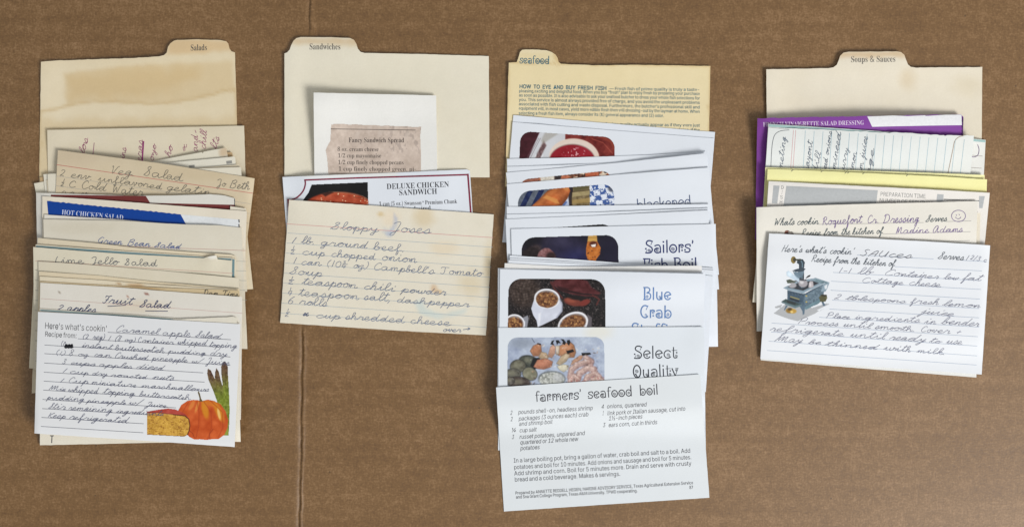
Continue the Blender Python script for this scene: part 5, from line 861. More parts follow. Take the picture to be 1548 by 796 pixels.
c = card('recipe_card', 'tan ruled card pencilled Veg. Salad with a name at its right', 'recipe card',
    [(87.5, 227), (240, 246.5), (385, 269.5)], [(78, 412), (362, 454)], (214, 198, 168), 4, group=G1, parts=True, lift=[(150, 230, (120, 24), 1.6), (385, 275, 25, .3)],
    stains=[('ell', 300, 262, 60, 10, .5, (205, 186, 152), .4), ('ell', 115, 240, 30, 18, .6, (208, 188, 160), .4)])
ruling(c, [((86, 249), (382, 292))], (196, 118, 108), .9, 'margin_line')
ruling(c, rows((85, 266), (379, 308), (83, 310), (373.5, 352), 4), (172, 168, 160), .5)
write(c, [('Veg.', (165, 261.5), (204, 266), 6), ('Salad', (217, 264.5), (277, 274), 6.5), ('Jo Beth', (327, 281), (377, 286.5), 5.5), ('2 env. unflavored gelatin', (90, 265.5), (318, 296), 5.5),
      ('\u00bd C Cold Water', (92, 281), (217, 296), 5.5), ('20 lbs', (90, 299), (140, 303), 5)], (118, 114, 104), .95, seed=21, slant=.15)

c = card('clipped_recipe_card', 'white card with a maroon banner clipping, just above the blue banner card', 'recipe card',
    [(54.5, 291.3), (110, 293), (200, 296), (260, 295.4), (318, 293.5), (340, 295.5), (355.5, 300)], [(58, 470), (352, 482)], (222, 219, 210), 2, group=G1, parts=True, lift=[(230, 294, (150, 18), 1.2)])
bars(c, 'clipping_banner', [((77, 294.2), (220.5, 296.2), (231, 313), (77, 304)), ((222, 306.5), (355.5, 309.5), (355.6, 330), (222, 330))], ink((116, 52, 50), .6, .06))
each(c, 'printed_mark', [((354.6, y), (354.9, y + 5)) for y in (300.5, 306.5)], 1.1, ink((60, 60, 62)))
cc = card('recipe_card', 'small pale card corner peeking out right of the maroon banner', 'recipe card', [(348, 311.5), (372, 315.4)], [(346, 470), (370, 474)], (226, 218, 200), 2, group=G1)

c = card('clipped_recipe_card', 'cream card with a torn royal blue HOT CHICKEN SALAD banner glued on', 'recipe card',
    [(64, 296.5), (140, 301), (373, 319)], [(63, 480), (366, 500)], (231, 222, 204), 3, group=G1, parts=True)
d = Decal(); jag = [(71, 303.6)] + [(x, 303.6 + (x - 71) * .0995 + .9 * math.sin(x * .9) * (.3 + .7 * ((x * 37) % 11) / 11)) for x in range(76, 272, 4)] + [(273, 323.8)]
for a, b in zip(jag[:-1], jag[1:]):
    fa = (a[0] - 71) / 202.; fb = (b[0] - 71) / 202.
    d.quadgrid(a, b, lerp((73.5, 330), (284, 344), fb), lerp((73.5, 330), (284, 344), fa), 3)
cl = put(c, 'clipping_banner', d, ink((18, 66, 150), .45, .05), .04)
d = Decal(); d.quadgrid((273.3, 324), (362.5, 332), (362, 345), (284.5, 345)); put(c, 'clipping_label', d, ink((226, 229, 230)), .045)
each(c, 'printed_mark', [((361.2, y), (361.5, y + 3.6)) for y in (332, 339)], 1.6, ink((50, 54, 66)))
d = Decal(); serif(d, 'HOT CHICKEN SALAD', (93, 324.2), (186.5, 332.6), 7.6, .8); put(c, 'printed_title', d, ink((214, 222, 240)), .07, parent=cl)

card('recipe_card', 'thin cream card edge directly below the blue banner', 'recipe card', [(67, 324.3), (185, 332), (240, 336.8), (300, 341)], [(64, 505), (300, 520)], (229, 224, 212), 2, group=G1)
c = card('recipe_card', 'greyish cream card with Green Bean Salad in blue ink', 'recipe card',
    [(65.5, 331.3), (190, 333.8), (240, 337), (281, 339.2), (330, 340.4), (365, 344)], [(70, 517), (374, 527)], (221, 214, 196), 3, group=G1, parts=True,
    stains=[('ell', 120, 345, 50, 9, .6, (212, 203, 182), .5)])
ruling(c, [((130, 370), (371, 378.5))], (190, 150, 140), .7, 'margin_line'); ruling(c, rows((69, 382), (372, 395), (69, 440), (373, 453), 5), (160, 165, 160), .5)
write(c, [('Green Bean Salad', (146, 367.5), (272, 376), 4.6)], (88, 104, 150), 1.05, seed=31, slant=.35)

card('recipe_card', 'cream card edge crossing under the words Green Bean', 'recipe card', [(57, 359.4), (145, 367.5), (210, 374.8), (300, 381.5), (350, 384.7), (356, 387)], [(48, 594), (352, 560)], (224, 211, 184), 3, group=G1)
c = card('recipe_card', 'cream card with a teal printed border showing above the lime gelatin card', 'recipe card',
    [(54, 369.2), (125, 374.5), (200, 379.8), (303, 386.8), (352, 389.5), (357, 392)], [(44, 556), (349, 580)], (224, 214, 190), 3, group=G1, parts=True)
d = Decal()
TB = [((54.5, 370.8), (54.5, 374.8)), ((125, 376), (125, 380.2)), ((200, 381.3), (200, 385.3)), ((303, 387.9), (303, 391.6)), ((350.5, 390.8), (349, 394.2))]
for a, b in zip(TB[:-1], TB[1:]): d.quadgrid(a[0], b[0], b[1], a[1])
d.quadgrid((351, 391), (354.6, 392), (353.6, 470), (350.6, 470)); put(c, 'printed_border', d, ink((112, 142, 148)))

c = card('recipe_card', 'ruled cream card pencilled Lime Jello Salad with a bent corner', 'recipe card',
    [(50.3, 373), (125, 379.3), (200, 384.3), (308, 390), (318, 387), (327, 385.6), (329, 391.5), (351, 393.5)], [(52, 558), (346, 578)], (224, 216, 194), 3, group=G1, parts=True, lift=[(320, 389, 14, .9)],
    stains=[('ell', 321, 388, 8, 3, .4, (240, 238, 230), .8)])
ruling(c, [((53.5, 394), (352, 413))], (200, 160, 146), .7, 'margin_line'); ruling(c, rows((53, 408), (60, 408.5), (53, 560), (60, 560.5), 11), (150, 150, 138), .6)
write(c, [('Lime Jello Salad', (83, 396.5), (238, 402.5), 5.4)], (104, 106, 112), 1.0, seed=41, slant=.05)

c = card('recipe_card', 'plain cream card edge with tiny pen ticks, below Lime Jello', 'recipe card', [(58, 395), (100, 397.3), (240, 408.5), (355, 419.5), (361, 421)], [(60, 580), (360, 604)], (221, 212, 190), 3, group=G1)
card('recipe_card', 'buff card edge, second below the Lime Jello writing', 'recipe card', [(59, 410), (150, 416.3), (240, 426), (362, 436.5)], [(54, 594), (363, 612)], (223, 208, 178), 3, group=G1)
card('recipe_card', 'cream card edge, third below the Lime Jello writing', 'recipe card', [(60, 417.5), (150, 423), (240, 430.2), (358, 437)], [(60, 600), (358, 618)], (226, 214, 188), 3, group=G1, stains=[('ell', 205, 432, 14, 4, .5, (186, 150, 106), .7), ('ell', 180, 428, 4, 2, .5, (160, 120, 80), .6)])
c = card('recipe_card', 'brown-aged card edge with scrawled black ink at its right end, above Fruit Salad', 'recipe card', [(60.5, 424.8), (150, 430), (240, 434.5), (330, 437.5), (360, 438.5), (361.5, 441)], [(60, 606), (360, 624)], (206, 186, 148), 4, group=G1, parts=True,
    stains=[('ell', 210, 436, 30, 6, .6, (180, 148, 104), .6)])
write(c, [('Dam Time', (307, 446), (360, 449), 4.6)], (70, 68, 66), 1.0, seed=51, slant=.3)

c = card('recipe_card', 'off-white ruled card with underlined Fruit Salad in navy ink', 'recipe card', [(61, 427), (190, 434.6), (240, 439), (310, 444.2), (366, 448.5)], [(58, 610), (364, 634)], (226, 221, 210), 3, group=G1, parts=True,
    stains=[('ell', 221.5, 443.5, 3, 1.8, .3, (140, 80, 66), .85), ('ell', 192.5, 447.5, 1.2, .8, .3, (160, 100, 80), .7), ('ell', 210, 463, 40, 10, .6, (220, 204, 178), .5), ('ell', 90, 442, 2, 1, .3, (110, 90, 70), .6)], lift=[(330, 446, 60, .4)])
ruling(c, [((62, 451), (366, 473))], (202, 168, 160), .6, 'margin_line')
write(c, [('Fruit', (154, 457.5), (200, 460), 5.6), ('Salad', (211, 463.5), (257, 465), 5.6), ('2 apples', (85, 468.5), (144, 472.5), 4.8)], (66, 76, 112), 1.2, seed=61, slant=.4)
each(c, 'underline', [((163, 462.7), (190, 461)), ((220, 469.6), (253.5, 470))], 1, ink((74, 80, 110)))

c = card('recipe_card', 'cream card with a thin teal edge, just above the asparagus card', 'recipe card', [(60, 466), (130, 471), (200, 475.5), (262, 480.5), (300, 483), (360, 487)], [(58, 648), (352, 668)], (222, 215, 198), 3, group=G1, parts=True)
d = Decal()
for a, b in [((61, 467.2), (130, 472)), ((130, 472), (200, 476.4)), ((200, 476.4), (262, 481.4))]: d.quadgrid(a, b, (b[0], b[1] + 2.2), (a[0], a[1] + 2.2))
put(c, 'printed_border', d, ink((134, 158, 160)))
c = card('recipe_card', 'cream card sticking out below the asparagus card with an inked letter T', 'recipe card', [(57, 489), (262, 482.5), (353, 478.3), (358, 480)], [(60.5, 672.3), (250, 668.2), (363.5, 667)], (226, 220, 204), 3, group=G1, parts=True, rag=.25)
d = Decal(); d.line((76, 658), (81, 658), 1.3); d.line((78.7, 658), (78.2, 668.5), 1.4); put(c, 'handwriting', d, ink((66, 66, 74)))

c = card('recipe_card', 'white printed recipe card with asparagus, pumpkin and cheese, on top of the left pile', 'recipe card',
    [(57.5, 471), (160, 476), (255, 483), (363.5, 489.5)], [(52, 654.5), (150, 661), (250, 667.5), (354.5, 675)], (228, 229, 230), 1.5, group=G1, parts=True, coat=True, thick=.32, lift=[(56, 560, (30, 120), .5), (120, 655, (60, 20), .5)])
d = Decal(); sans(d, "Here's what's cookin'", (67.3, 496.3), (162, 501), 9.4, -.012); put(c, 'printed_heading', d, ink((62, 62, 66)))
d = Decal(); sans(d, 'Recipe from:', (67.5, 508), (116.3, 510.8), 7.6, -.008); put(c, 'printed_heading', d, ink((62, 62, 66)))
L1 = [((163, 501.8), (349, 513)), ((118, 511.6), (330, 524)), ((67.6, 521), (348, 539)), ((67.3, 534), (348, 551.8)), ((67, 548.2), (307, 563)), ((66.6, 562), (309, 577)), ((66.3, 575.5), (310, 590.6)), ((65.6, 589), (282, 603)), ((64.6, 603.2), (266, 615.8)), ((64, 617), (221, 626)), ((63, 630.3), (217, 639.8)), ((62, 643.8), (216.5, 653.4))]
ruling(c, L1, (104, 106, 118), .75)
FR = [('Caramel apple Salad', (174, 500.5), (333, 512), 4.4), ('(2 reg) 1 (8 oz) Container whipped topping', (124, 511.5), (358, 525.5), 4), ('(1)', (92, 522), (99, 523), 4.5), ('instant butterscotch pudding dry', (123, 525), (343, 538), 3.9),
      ('(1) 8 oz. can Crushed pineapple w/ Juice', (84, 535.5), (347, 551), 4), ('3 cups apples diced', (94, 548.8), (246, 559), 4), ('1 cup dry roasted nuts', (94, 563), (262, 574.6), 4), ('1 Cup miniature marshmallows', (90, 577), (315, 591.5), 4),
      ('Mix whipped topping butterscotch', (73, 589), (288, 603.6), 4), ('pudding pineapple w/ Juice', (71, 603), (253, 615), 4), ('Stir remaining ingredients', (73, 617), (246, 628), 4), ('Keep refrigerated', (72, 630), (194, 638.6), 4)]
write(c, [(t, a, b, h * .92) for t, a, b, h in FR], (92, 96, 120), .76, seed=71, slant=.34, wob=.2, asc=1.2)
d = Decal(); hand(d, 'eee', (98, 524.5), (110, 524.5), 4, 2.4, 3); put(c, 'scribbled_out_word', d, ink((34, 34, 40)), .1)
# the printed cheese, pumpkin and asparagus
P = Print(218, 542, 350, 668, (228, 229, 230), .55)
sil = []
def asp(pts, tip, w, k):
    a = P.m_poly(pts, .5); sil.append(a); P.blend(a, (128, 140, 58)); ys = P.Y
    P.blend(a * sstep(tip[1] + 48, tip[1] + 8, ys), (116, 92, 72)); P.blend(a * sstep(tip[1] + 16, tip[1] - 4, ys) * .6, (76, 56, 52))
    P.noise(2.2, 34, 300 + k, a); P.noise(5, 20, 310 + k, a, (1, 1, .3))
asp([(314, 556), (319, 559), (325, 572), (332, 592), (340, 616), (346, 640), (346, 658), (338, 658), (336, 640), (330, 612), (322, 590), (315, 574), (313, 564)], (314, 556), 6, 1)
asp([(327, 555), (331, 561), (334, 574), (339, 590), (344, 612), (347, 640), (344, 660), (338, 640), (334, 610), (328, 586), (324.5, 570), (325, 562)], (327, 555), 6, 2)
asp([(337, 546), (341, 545.5), (344.5, 553), (345, 566), (346.5, 590), (347.5, 620), (346, 656), (341, 656), (341, 620), (338, 592), (334.5, 566), (334, 554)], (340, 546), 6, 3)
a = P.m_poly([(338, 630), (344, 640), (346, 655), (342, 658), (336, 658)], 1); sil.append(a); P.blend(a, (150, 158, 74))
pk = [(268, 632), (269, 620), (274, 611), (283, 605), (292, 603.5), (299, 604), (306, 605), (314, 603), (324, 605), (334, 611), (341, 621), (345, 634), (344, 646), (339, 657), (331, 663), (320, 663.5), (312, 664.5), (302, 663.5), (294, 664), (286, 660), (276, 650)]
a = P.m_poly(pk, .6); sil.append(a); P.blend(a, (203, 98, 48)); P.noise(9, 22, 320, a)
for cx, cy, rx, ry, rot, col, al in [(310, 618, 5, 14, -12, (216, 152, 44), .8), (290, 612, 3, 8, 30, (228, 150, 80), .7), (298, 614, 2, 9, 18, (226, 160, 84), .7), (331, 622, 5, 16, -25, (214, 146, 40), .8), (331, 625, 2, 9, -12, (238, 200, 130), .9), (318, 609, 12, 4, 12, (216, 140, 46), .6)]:
    P.ell(cx, cy, rx, ry, col, .4, al, rot)
for pts in ([(285, 607), (276, 622), (277, 645), (287, 659)], [(298, 606), (301, 625), (300, 645), (296, 662)], [(308, 606), (319, 622), (320, 645), (314, 663)], [(318, 605), (336, 622), (337, 645), (330, 661)]):
    P.stroke(pts, 1.3, (168, 70, 34), 1.0, .6)
P.stroke([(294, 661), (291, 654), (286, 650)], 1, (150, 64, 34), .6, .8); P.stroke([(317, 662), (317, 655), (322, 648)], 1, (150, 64, 34), .6, .8)
a = P.m_poly([(298.5, 592), (300.5, 590.5), (302.5, 594), (304.5, 602), (307, 606), (301.5, 606.5), (301, 600)], .5); sil.append(a); P.blend(a, (112, 98, 66))
a = P.m_poly([(221, 621.5), (238, 618.5), (254, 616.5), (266, 618), (280, 625), (287, 634), (284, 632), (262, 626), (240, 624), (222, 624)], .6); sil.append(a); P.blend(a, (184, 84, 72)); P.noise(5, 16, 331, a)
ch = [(222, 624), (240, 624), (262, 626), (280, 628), (285.5, 633), (287, 642), (286, 650), (283, 657), (279, 659.5), (250, 658), (222, 656.5)]
a = P.m_poly(ch, .5); sil.append(a); P.blend(a, (208, 164, 78)); P.noise(7, 26, 332, a, (1, 1, .6)); P.noise(1.8, 26, 333, a)
n = fbm(P.X / 2.6, P.Y / 1.7, 335, 2); P.blend(a * sstep(.66, .74, n) * .7, (150, 100, 46))
P.stroke([(262, 626), (280, 628), (285.5, 633), (287, 642), (286, 650), (283, 657), (279, 659.5), (250, 658), (222, 656.5)], 1.3, (84, 46, 34), .5)
P.stroke([(221, 622.5), (240, 623), (264, 626)], .9, (110, 56, 44), .5, .7)
P.a = np.max(np.stack(sil), 0); P.lay(c, 'printed_illustration')

# ================================================================== SANDWICHES PILE
G2 = 'recipe cards in the sandwiches pile'
c = card('tab_divider', 'cream tab divider printed Sandwiches with its tab at the left', 'divider',
    [(430, 81), (434, 79.5), (438, 75), (440, 69), (443.5, 62), (448, 57.8), (455, 56.3), (500, 56.5), (529, 57.7), (535, 60.5), (538.5, 66), (541, 74), (545, 78.5), (551, 80.2), (640, 82), (739, 85)],
    [(430, 266), (740, 268)], (231, 224, 204), 2.5, parts=True,
    stains=[('poly', [(438, 57), (540, 57), (540, 68), (438, 68)], 6, (205, 170, 122), .5), ('ell', 585.7, 93.3, 1.1, 1, .3, (150, 110, 70), .7), ('ell', 600, 120, 90, 30, .6, (228, 221, 200), .5)], lift=[(560, 66, (190, 36), 1.6), (432, 150, (24, 120), 1.4)])
d = Decal(); serif(d, 'Sandwiches', (467.5, 75), (515, 75.2), 9, .2); put(c, 'tab_title', d, ink((108, 104, 98)))

c = card('clipped_recipe_card', 'white note card with a torn pink newspaper recipe for sandwich spread glued on', 'recipe card', [(474, 140), (600, 143), (659.5, 144.5)], [(476, 335), (662, 338)], (234, 233, 228), 1.5, group=G2, parts=True, thick=.3,
    lift=[(474, 165, (46, 90), 3.6), (550, 140, (120, 36), 4.0)])
Pr = Print(490, 185, 640, 300, (208, 192, 179), .6)
Pr.noise(14, 16, 401); Pr.noise(3, 10, 402)
gh = fbm(Pr.X / 3.2, Pr.Y / 5., 405, 2); Pr.blend(sstep(.58, .72, gh) * sstep(236, 226, Pr.Y) * sstep(570, 600, Pr.X) * .35, (150, 138, 132))
for x, y in ((560, 190), (575, 200), (540, 205), (600, 192), (615, 205)): Pr.ell(x, y, 3, 9, (212, 198, 186), .7, .6, 20)
clp = [(500.5, 186.5), (502, 188.5)] + [(504 + k * 8, 186.6 + k * .3 + (.7 if k % 3 == 0 else 0)) for k in range(16)] + [(637.2, 191.5), (636, 200), (635.6, 205), (637, 240), (637, 300), (497, 300), (496, 262), (494.5, 240), (492, 227), (495, 220), (499.5, 212), (499.5, 205)]
Pr.clip(clp); cl = Pr.lay(c, 'newspaper_clipping')
d = Decal(); d.line((500.5, 195), (628, 196.8), .9)
serif(d, 'Fancy Sandwich Spread', (527, 215.2), (611, 215.4), 7.0, .2)
for t, x0, y0, x1, y1 in [('8 oz. cream cheese', 510, 228.5, 572.5, 228.8), ('1/2 cup mayonnaise', 510.8, 238.3, 576.5, 238.5), ('1/2 cup finely chopped pecans', 511, 248.3, 610.5, 248.7), ('1 cup finely chopped green, pi-', 511.5, 258.2, 629, 258.8)]:
    serif(d, t, (x0, y0), (x1, y1), 6.4, .7)
put(c, 'printed_text', d, ink((86, 78, 74)), .08, parent=cl)

c = card('recipe_card', 'white card with a maroon border headed DELUXE CHICKEN SANDWICH beside a bun photo', 'recipe card', [(427, 267.5), (520, 263.7), (600, 260.8), (706, 256), (710.5, 258.5)], [(441, 452), (722, 440)], BWHITE, 1, group=G2, parts=True, coat=True,
    lift=[(430, 268, (50, 30), 1.0), (680, 258, (40, 20), .8), (470, 263, (60, 16), .7)], stains=[('poly', [(455, 262), (600, 258), (600, 266), (455, 268)], 3, (232, 228, 214), .5)])
d = Decal()
for off, w in ((0, 2.3),):
    d.line((460.5, 272.2), (540, 269), w); d.line((540, 269), (707, 264), w); d.line((707.3, 263.4), (713.5, 345), 2.6)
    d.ribbon(smooth_pts([(461, 271.8), (461.6, 278), (459.5, 286), (455, 293), (448, 299), (441, 301.6), (435, 302)], 4), 2.2); d.line((435.5, 301.3), (440, 420), 2.6)
put(c, 'printed_border', d, ink((128, 44, 66)))
P = Print(455, 272, 562, 345, (24, 24, 26), .5)
P.noise(6, 8, 421); P.ell(512, 318, 56, 28, (178, 84, 56), .06); m = P.m_ell(512, 318, 56, 28); P.noise(8, 30, 422, m)
P.blend(m * sstep(296, 290, P.Y) * .3, (226, 150, 110)); R = random.Random(4)
for k in range(48):
    a = R.uniform(0, 6.28); r = math.sqrt(R.random()); P.ell(516 + 46 * r * math.cos(a), 312 + 20 * r * math.sin(a), .9, .7, (238, 204, 168), .4)
P.stroke([(497, 289.5), (520, 291), (548, 296), (558, 302)], .7, (150, 130, 110), .4, .7); P.stroke([(534, 298), (545, 299), (556, 301)], .8, (110, 70, 50), .4, .8); P.poly([(486, 293), (500, 289), (504, 291), (492, 297)], (50, 28, 22), 1.5, .8)
P.clip([(471, 278.8), (556, 275.2), (558.5, 345), (455, 345), (458, 302), (466, 291)]); P.lay(c, 'printed_photo')
d = Decal(); serif(d, 'DELUXE CHICKEN', (584.5, 286), (679, 282.4), 8.2, .5); serif(d, 'SANDWICH', (603, 295.2), (661, 293), 8.2, .5); put(c, 'printed_title', d, ink((42, 42, 46)))
d = Decal(); serif(d, '1 can (5 oz.) Swanson', (573, 311.2), (637.5, 309.3), 6.2, .6); sans(d, '\u00ae', (638.5, 306.5), (640.8, 306.4), 2.6); serif(d, 'Premium Chunk', (642.5, 309), (691, 307.2), 6.2, .6); serif(d, 'as below desired', (590, 319.5), (651.5, 317), 6.2, .6); put(c, 'printed_text', d, ink((56, 56, 60)))

c = card('recipe_card', 'stained ruled card handwritten Sloppy Joses in blue ink with an over arrow', 'recipe card', [(437, 302), (520, 307.5), (620, 315), (746.3, 324)], [(423.5, 487.5), (520, 494), (630, 501), (734.5, 506.5)], (228, 221, 203), 4, group=G2, parts=True, thick=.3, gap=.1,
    lift=[(425, 488, 60, .8), (600, 312, (80, 14), .4)], rag=.25,
    stains=[('ell', 576, 324, 5, 3.5, .5, (204, 174, 120), .65), ('ell', 641, 328, 15, 16, .7, (208, 182, 136), .4), ('ell', 590, 330, 14, 12, .6, (232, 216, 190), .7), ('poly', [(596, 322), (601, 330), (600, 340), (590, 357), (584, 354), (594, 340)], 3, (156, 172, 206), .6), ('poly', [(582, 344), (592, 352), (586, 358), (578, 350)], 4, (176, 186, 204), .5),
            ('poly', [(628, 458), (636, 452), (642, 466), (672, 474), (708, 466), (700, 474), (660, 482), (636, 474)], 4, (186, 206, 208), .5), ('ell', 656, 436, 5, 6, .6, (200, 156, 112), .5), ('ell', 664, 441, 5, 4, .5, (200, 160, 110), .5), ('ell', 712, 430, 18, 18, .7, (214, 196, 160), .5), ('ell', 740, 400, 8, 30, .7, (212, 192, 154), .6), ('ell', 672, 375, 20, 10, .6, (228, 208, 176), .5)])
ruling(c, [((433.5, 338.2), (745, 359))], (214, 158, 154), .8, 'margin_line')
ruling(c, rows((435, 352), (744.5, 373.5), (424.5, 473), (736, 494.5), 9), (168, 182, 190), .6)
SJ = [('Sloppy', (499, 346), (573, 350.5), 6), ('Joses', (589, 350), (651, 353.5), 6), ('1 lb. ground beef.', (440, 367), (612, 380.5), 5.8), ('\u00bd cup chopped onion', (439, 383), (630, 396.5), 5.8), ('1 can (10\u00be oz) Campbell\'s Tomato', (442, 398.5), (729, 418), 5.8), ('Soup', (437, 414), (487, 418), 5.8),
      ('\u00bd teaspoon chili powder', (436, 428), (674, 446.5), 5.8), ('\u00bc teaspoon salt, dashpepper', (435, 445), (709, 464), 5.8), ('6 rolls', (434, 458), (494, 463.5), 5.8), ('\u00bd', (431, 477), (439, 477.5), 5.8), ('cup shredded cheese', (477, 479.5), (682, 491.5), 5.8), ('over', (669, 500.5), (697, 501.5), 4.4), ('>', (700, 500), (712, 499), 4)]
write(c, SJ, (118, 128, 150), .95, seed=91, slant=.22, wob=.13)
d = Decal(); hand(d, 'x', (458, 477), (466, 477.5), 4.5, 1.6, 4); put(c, 'correction', d, ink((92, 100, 124)), .09)
# ================================================================== SEAFOOD PILE
G3 = 'white recipe cards in the seafood pile'
c = card('tab_divider', 'yellow tab divider printed seafood with a fish buying text', 'divider',
    [(769, 95), (781, 94.3), (783.5, 88), (786, 79), (789.5, 75.8), (795, 75), (815, 75.5), (826, 76), (834, 79), (840, 83), (843, 88), (844.5, 94), (848, 96.8), (900, 99), (960, 98.2), (1074, 100)],
    [(763.5, 282), (1070, 284)], (230, 214, 172), 3.5, parts=True, rag=.25, lift=[(920, 86, (190, 34), 1.6), (768, 150, (24, 90), 1.0)],
    stains=[('poly', [(784, 73), (846, 73), (846, 80), (784, 80)], 3, (236, 222, 186), .8), ('poly', [(836, 78), (848, 90), (846, 97), (836, 90)], 3, (206, 172, 116), .6), ('ring', [(769, 95), (1074, 100), (1070, 284), (763, 282)], 2, (198, 166, 112), .5)])
TEAL = (52, 106, 124)
d = Decal(); curly(d, 'seafood', (785.5, 95.6), (831, 97), 7.4, .9); put(c, 'tab_title', d, ink(TEAL))
d = Decal(); sans(d, 'HOW TO EYE AND BUY FRESH FISH', (785, 133.6), (917, 136.4), 5.8, .045, 0, 34)
for t, x0, y0, x1, y1 in [('\u2014 Fresh fish of prime quality is truly a taste-', 921, 136.3, 1058, 138), ('pleasing,exciting and delightful food. When you buy \u201cfresh\u201d plan to enjoy fresh by preparing your purchase', 784.5, 139.8, 1058, 144),
    ('as soon as possible. It is also advisable to ask your seafood butcher to dress your whole fish selections for', 784.5, 146.2, 1058, 150.8), ('you. This service is almost always provided free of charge, and you avoid the unpleasant problems', 784.3, 152.9, 1058, 157.4),
    ('associated with fish cutting and waste disposal. Furthermore, the butcher\u2019s professional skill and', 784.2, 159.4, 1058, 164.4), ('equipment will, in most cases, yield more edible flesh then will dressing-out by the layman at home. When', 784, 166, 1058, 171),
    ('selecting a fresh fish item, always consider its (1) general appearance and (2) odor.', 784, 173.2, 1004, 177.3), ('Fish of prime quality actually appear as if they were just', 898, 189.6, 1058, 191.8), ('caught. The eyes are bright, clear and bulging. if the', 912, 196.6, 1058, 198.8)]:
    sans(d, t, (x0, y0), (x1, y1), 4.6, .010)
put(c, 'printed_text', d, ink((62, 108, 122)))

def scard(label, top, bottom, parts=False, lift=(), base=BWHITE, **k):
    return card('recipe_card', label, 'recipe card', top, bottom, base, 1.5, group=G3, parts=parts, coat=True, thick=.3, lift=lift, rag=.12, **k)
def title(c, items, col, w=1.0):
    for t, p0, p1, xh in items:
        d = Decal(); curly(d, t, p0, p1, xh, w); put(c, 'printed_title', d, ink(col, .6, .12))

scard('white card edge highest in the seafood pile, against the yellow divider', [(776, 174), (930, 187.3), (1081, 199.7)], [(761, 358), (1066, 384)])
c = scard('white card with a photo of tomato red soup in a bowl', [(775, 184.5), (930, 197.5), (1079.5, 209)], [(759.4, 366), (1064, 390)], True)
P = Print(783, 196, 933, 262, (74, 28, 38))
P.noise(5, 14, 501); P.poly([(850, 190), (940, 196), (940, 262), (850, 262)], (124, 50, 44)); m = P.m_poly([(850, 190), (940, 196), (940, 262), (850, 262)])
P.noise(9, 40, 502, m, (1, .8, .7)); P.stroke([(895, 210), (912, 216), (926, 232)], 1, (190, 110, 90), .6, .6); P.stroke([(908, 206), (924, 214), (931, 228)], 4, (160, 84, 62), 2, .6); P.poly([(855, 202), (895, 204), (925, 208), (925, 200), (855, 196)], (140, 96, 72), 2, .7)
P.poly([(818, 195), (854.5, 198), (854.5, 212), (842, 222), (834, 240), (834, 262), (790, 262), (797, 244), (806, 222)], (206, 208, 212), 1.0)
P.poly([(804, 262), (806, 246), (815, 226), (822, 212), (826, 220), (818, 236), (813, 250), (812, 262)], (112, 84, 84), 1.5, .85); m = P.m_poly([(804, 262), (806, 240), (822, 212), (826, 220), (812, 262)], 1); P.noise(2, 50, 504, m)
P.poly([(824, 200), (846, 201), (832, 210), (820, 218), (818, 212)], (168, 164, 156), 2, .7)
for o in (0, 2.6, 5.2): P.stroke([(794 + o, 245), (798 + o, 236), (804 + o, 224), (812 + o, 209)], .8, (120, 104, 108), .5, .7)
P.ell(868, 238, 38, 28.5, (226, 206, 190), .03, 1, 4); P.ell(866, 238, 38, 27, (216, 214, 214), .2, .3); P.ell(865, 243, 35, 25.5, (160, 140, 132), .04); P.ell(865, 243.5, 34, 24.5, (150, 32, 48), .04)
m = P.m_ell(865, 243, 33, 24); P.noise(10, 18, 505, m); n = fbm(P.X / 2.4, P.Y / 2.4, 507, 2); P.blend(m * sstep(.63, .7, n) * sstep(236, 226, P.Y) * 0 + m * sstep(.64, .72, n) * P.m_ell(868, 230, 18, 7, .4), (216, 160, 166))
P.clip(rrect((786.5, 198), (929.5, 207.5), (929.5, 290), (783, 290), 15)); P.lay(c)

scard('white card edge cutting across the soup bowl photo', [(766.5, 240), (860, 238.3), (980, 234.5), (1068, 229.3)], [(771, 424), (1074, 412)], lift=[(1050, 230, (60, 14), .8)])
scard('thin white card edge, second below the soup photo', [(766.5, 252), (850, 249.4), (960, 244.6), (1066, 239)], [(772, 432), (1076, 420)], lift=[(1040, 240, (60, 14), .5)])
c = scard('white card tilted up to the right with a sliver of a mixed seafood photo', [(765, 261), (850, 253.6), (940, 245.4), (1067.5, 231.5), (1069, 234)], [(783, 446), (1087, 415)], True, lift=[(1060, 233, (70, 18), 1.0)])
P = Print(783, 255, 925, 290, (110, 74, 56))
n = fbm(P.X / 7., P.Y / 5., 511, 3); P.blend(sstep(.5, .56, n), (176, 116, 88)); n = fbm(P.X / 8., P.Y / 4., 512, 3); P.blend(sstep(.58, .63, n), (214, 198, 178)); n = fbm(P.X / 5., P.Y / 5., 513, 3); P.blend(sstep(.6, .66, n), (44, 34, 32))
P.poly([(816, 265), (838, 263), (838, 276), (818, 276)], (216, 210, 198), 1); P.poly([(884, 262), (905, 259), (906, 268), (886, 270)], (186, 108, 78), 1); P.poly([(849, 266), (859, 264), (860, 276), (848, 276)], (190, 120, 92), 1); P.poly([(790, 272), (812, 268), (814, 280), (790, 282)], (160, 106, 88), 2); P.poly([(838, 263), (849, 263), (847, 274), (838, 276)], (70, 60, 60), 1)
P.noise(2.5, 26, 514); P.clip(rrect((784, 271.5), (924, 257), (926, 290), (784, 290), 14)); P.lay(c)

c = scard('white card with a photo of a bread roll on blue checked cloth, part titled blackened', [(766, 278.3), (850, 271), (920, 265), (1072, 253)], [(783, 462), (1087, 437)], True, lift=[(1000, 258, (60, 20), .3)])
P = Print(782, 274, 931, 325, (34, 50, 92))
X, Y = P.X, P.Y
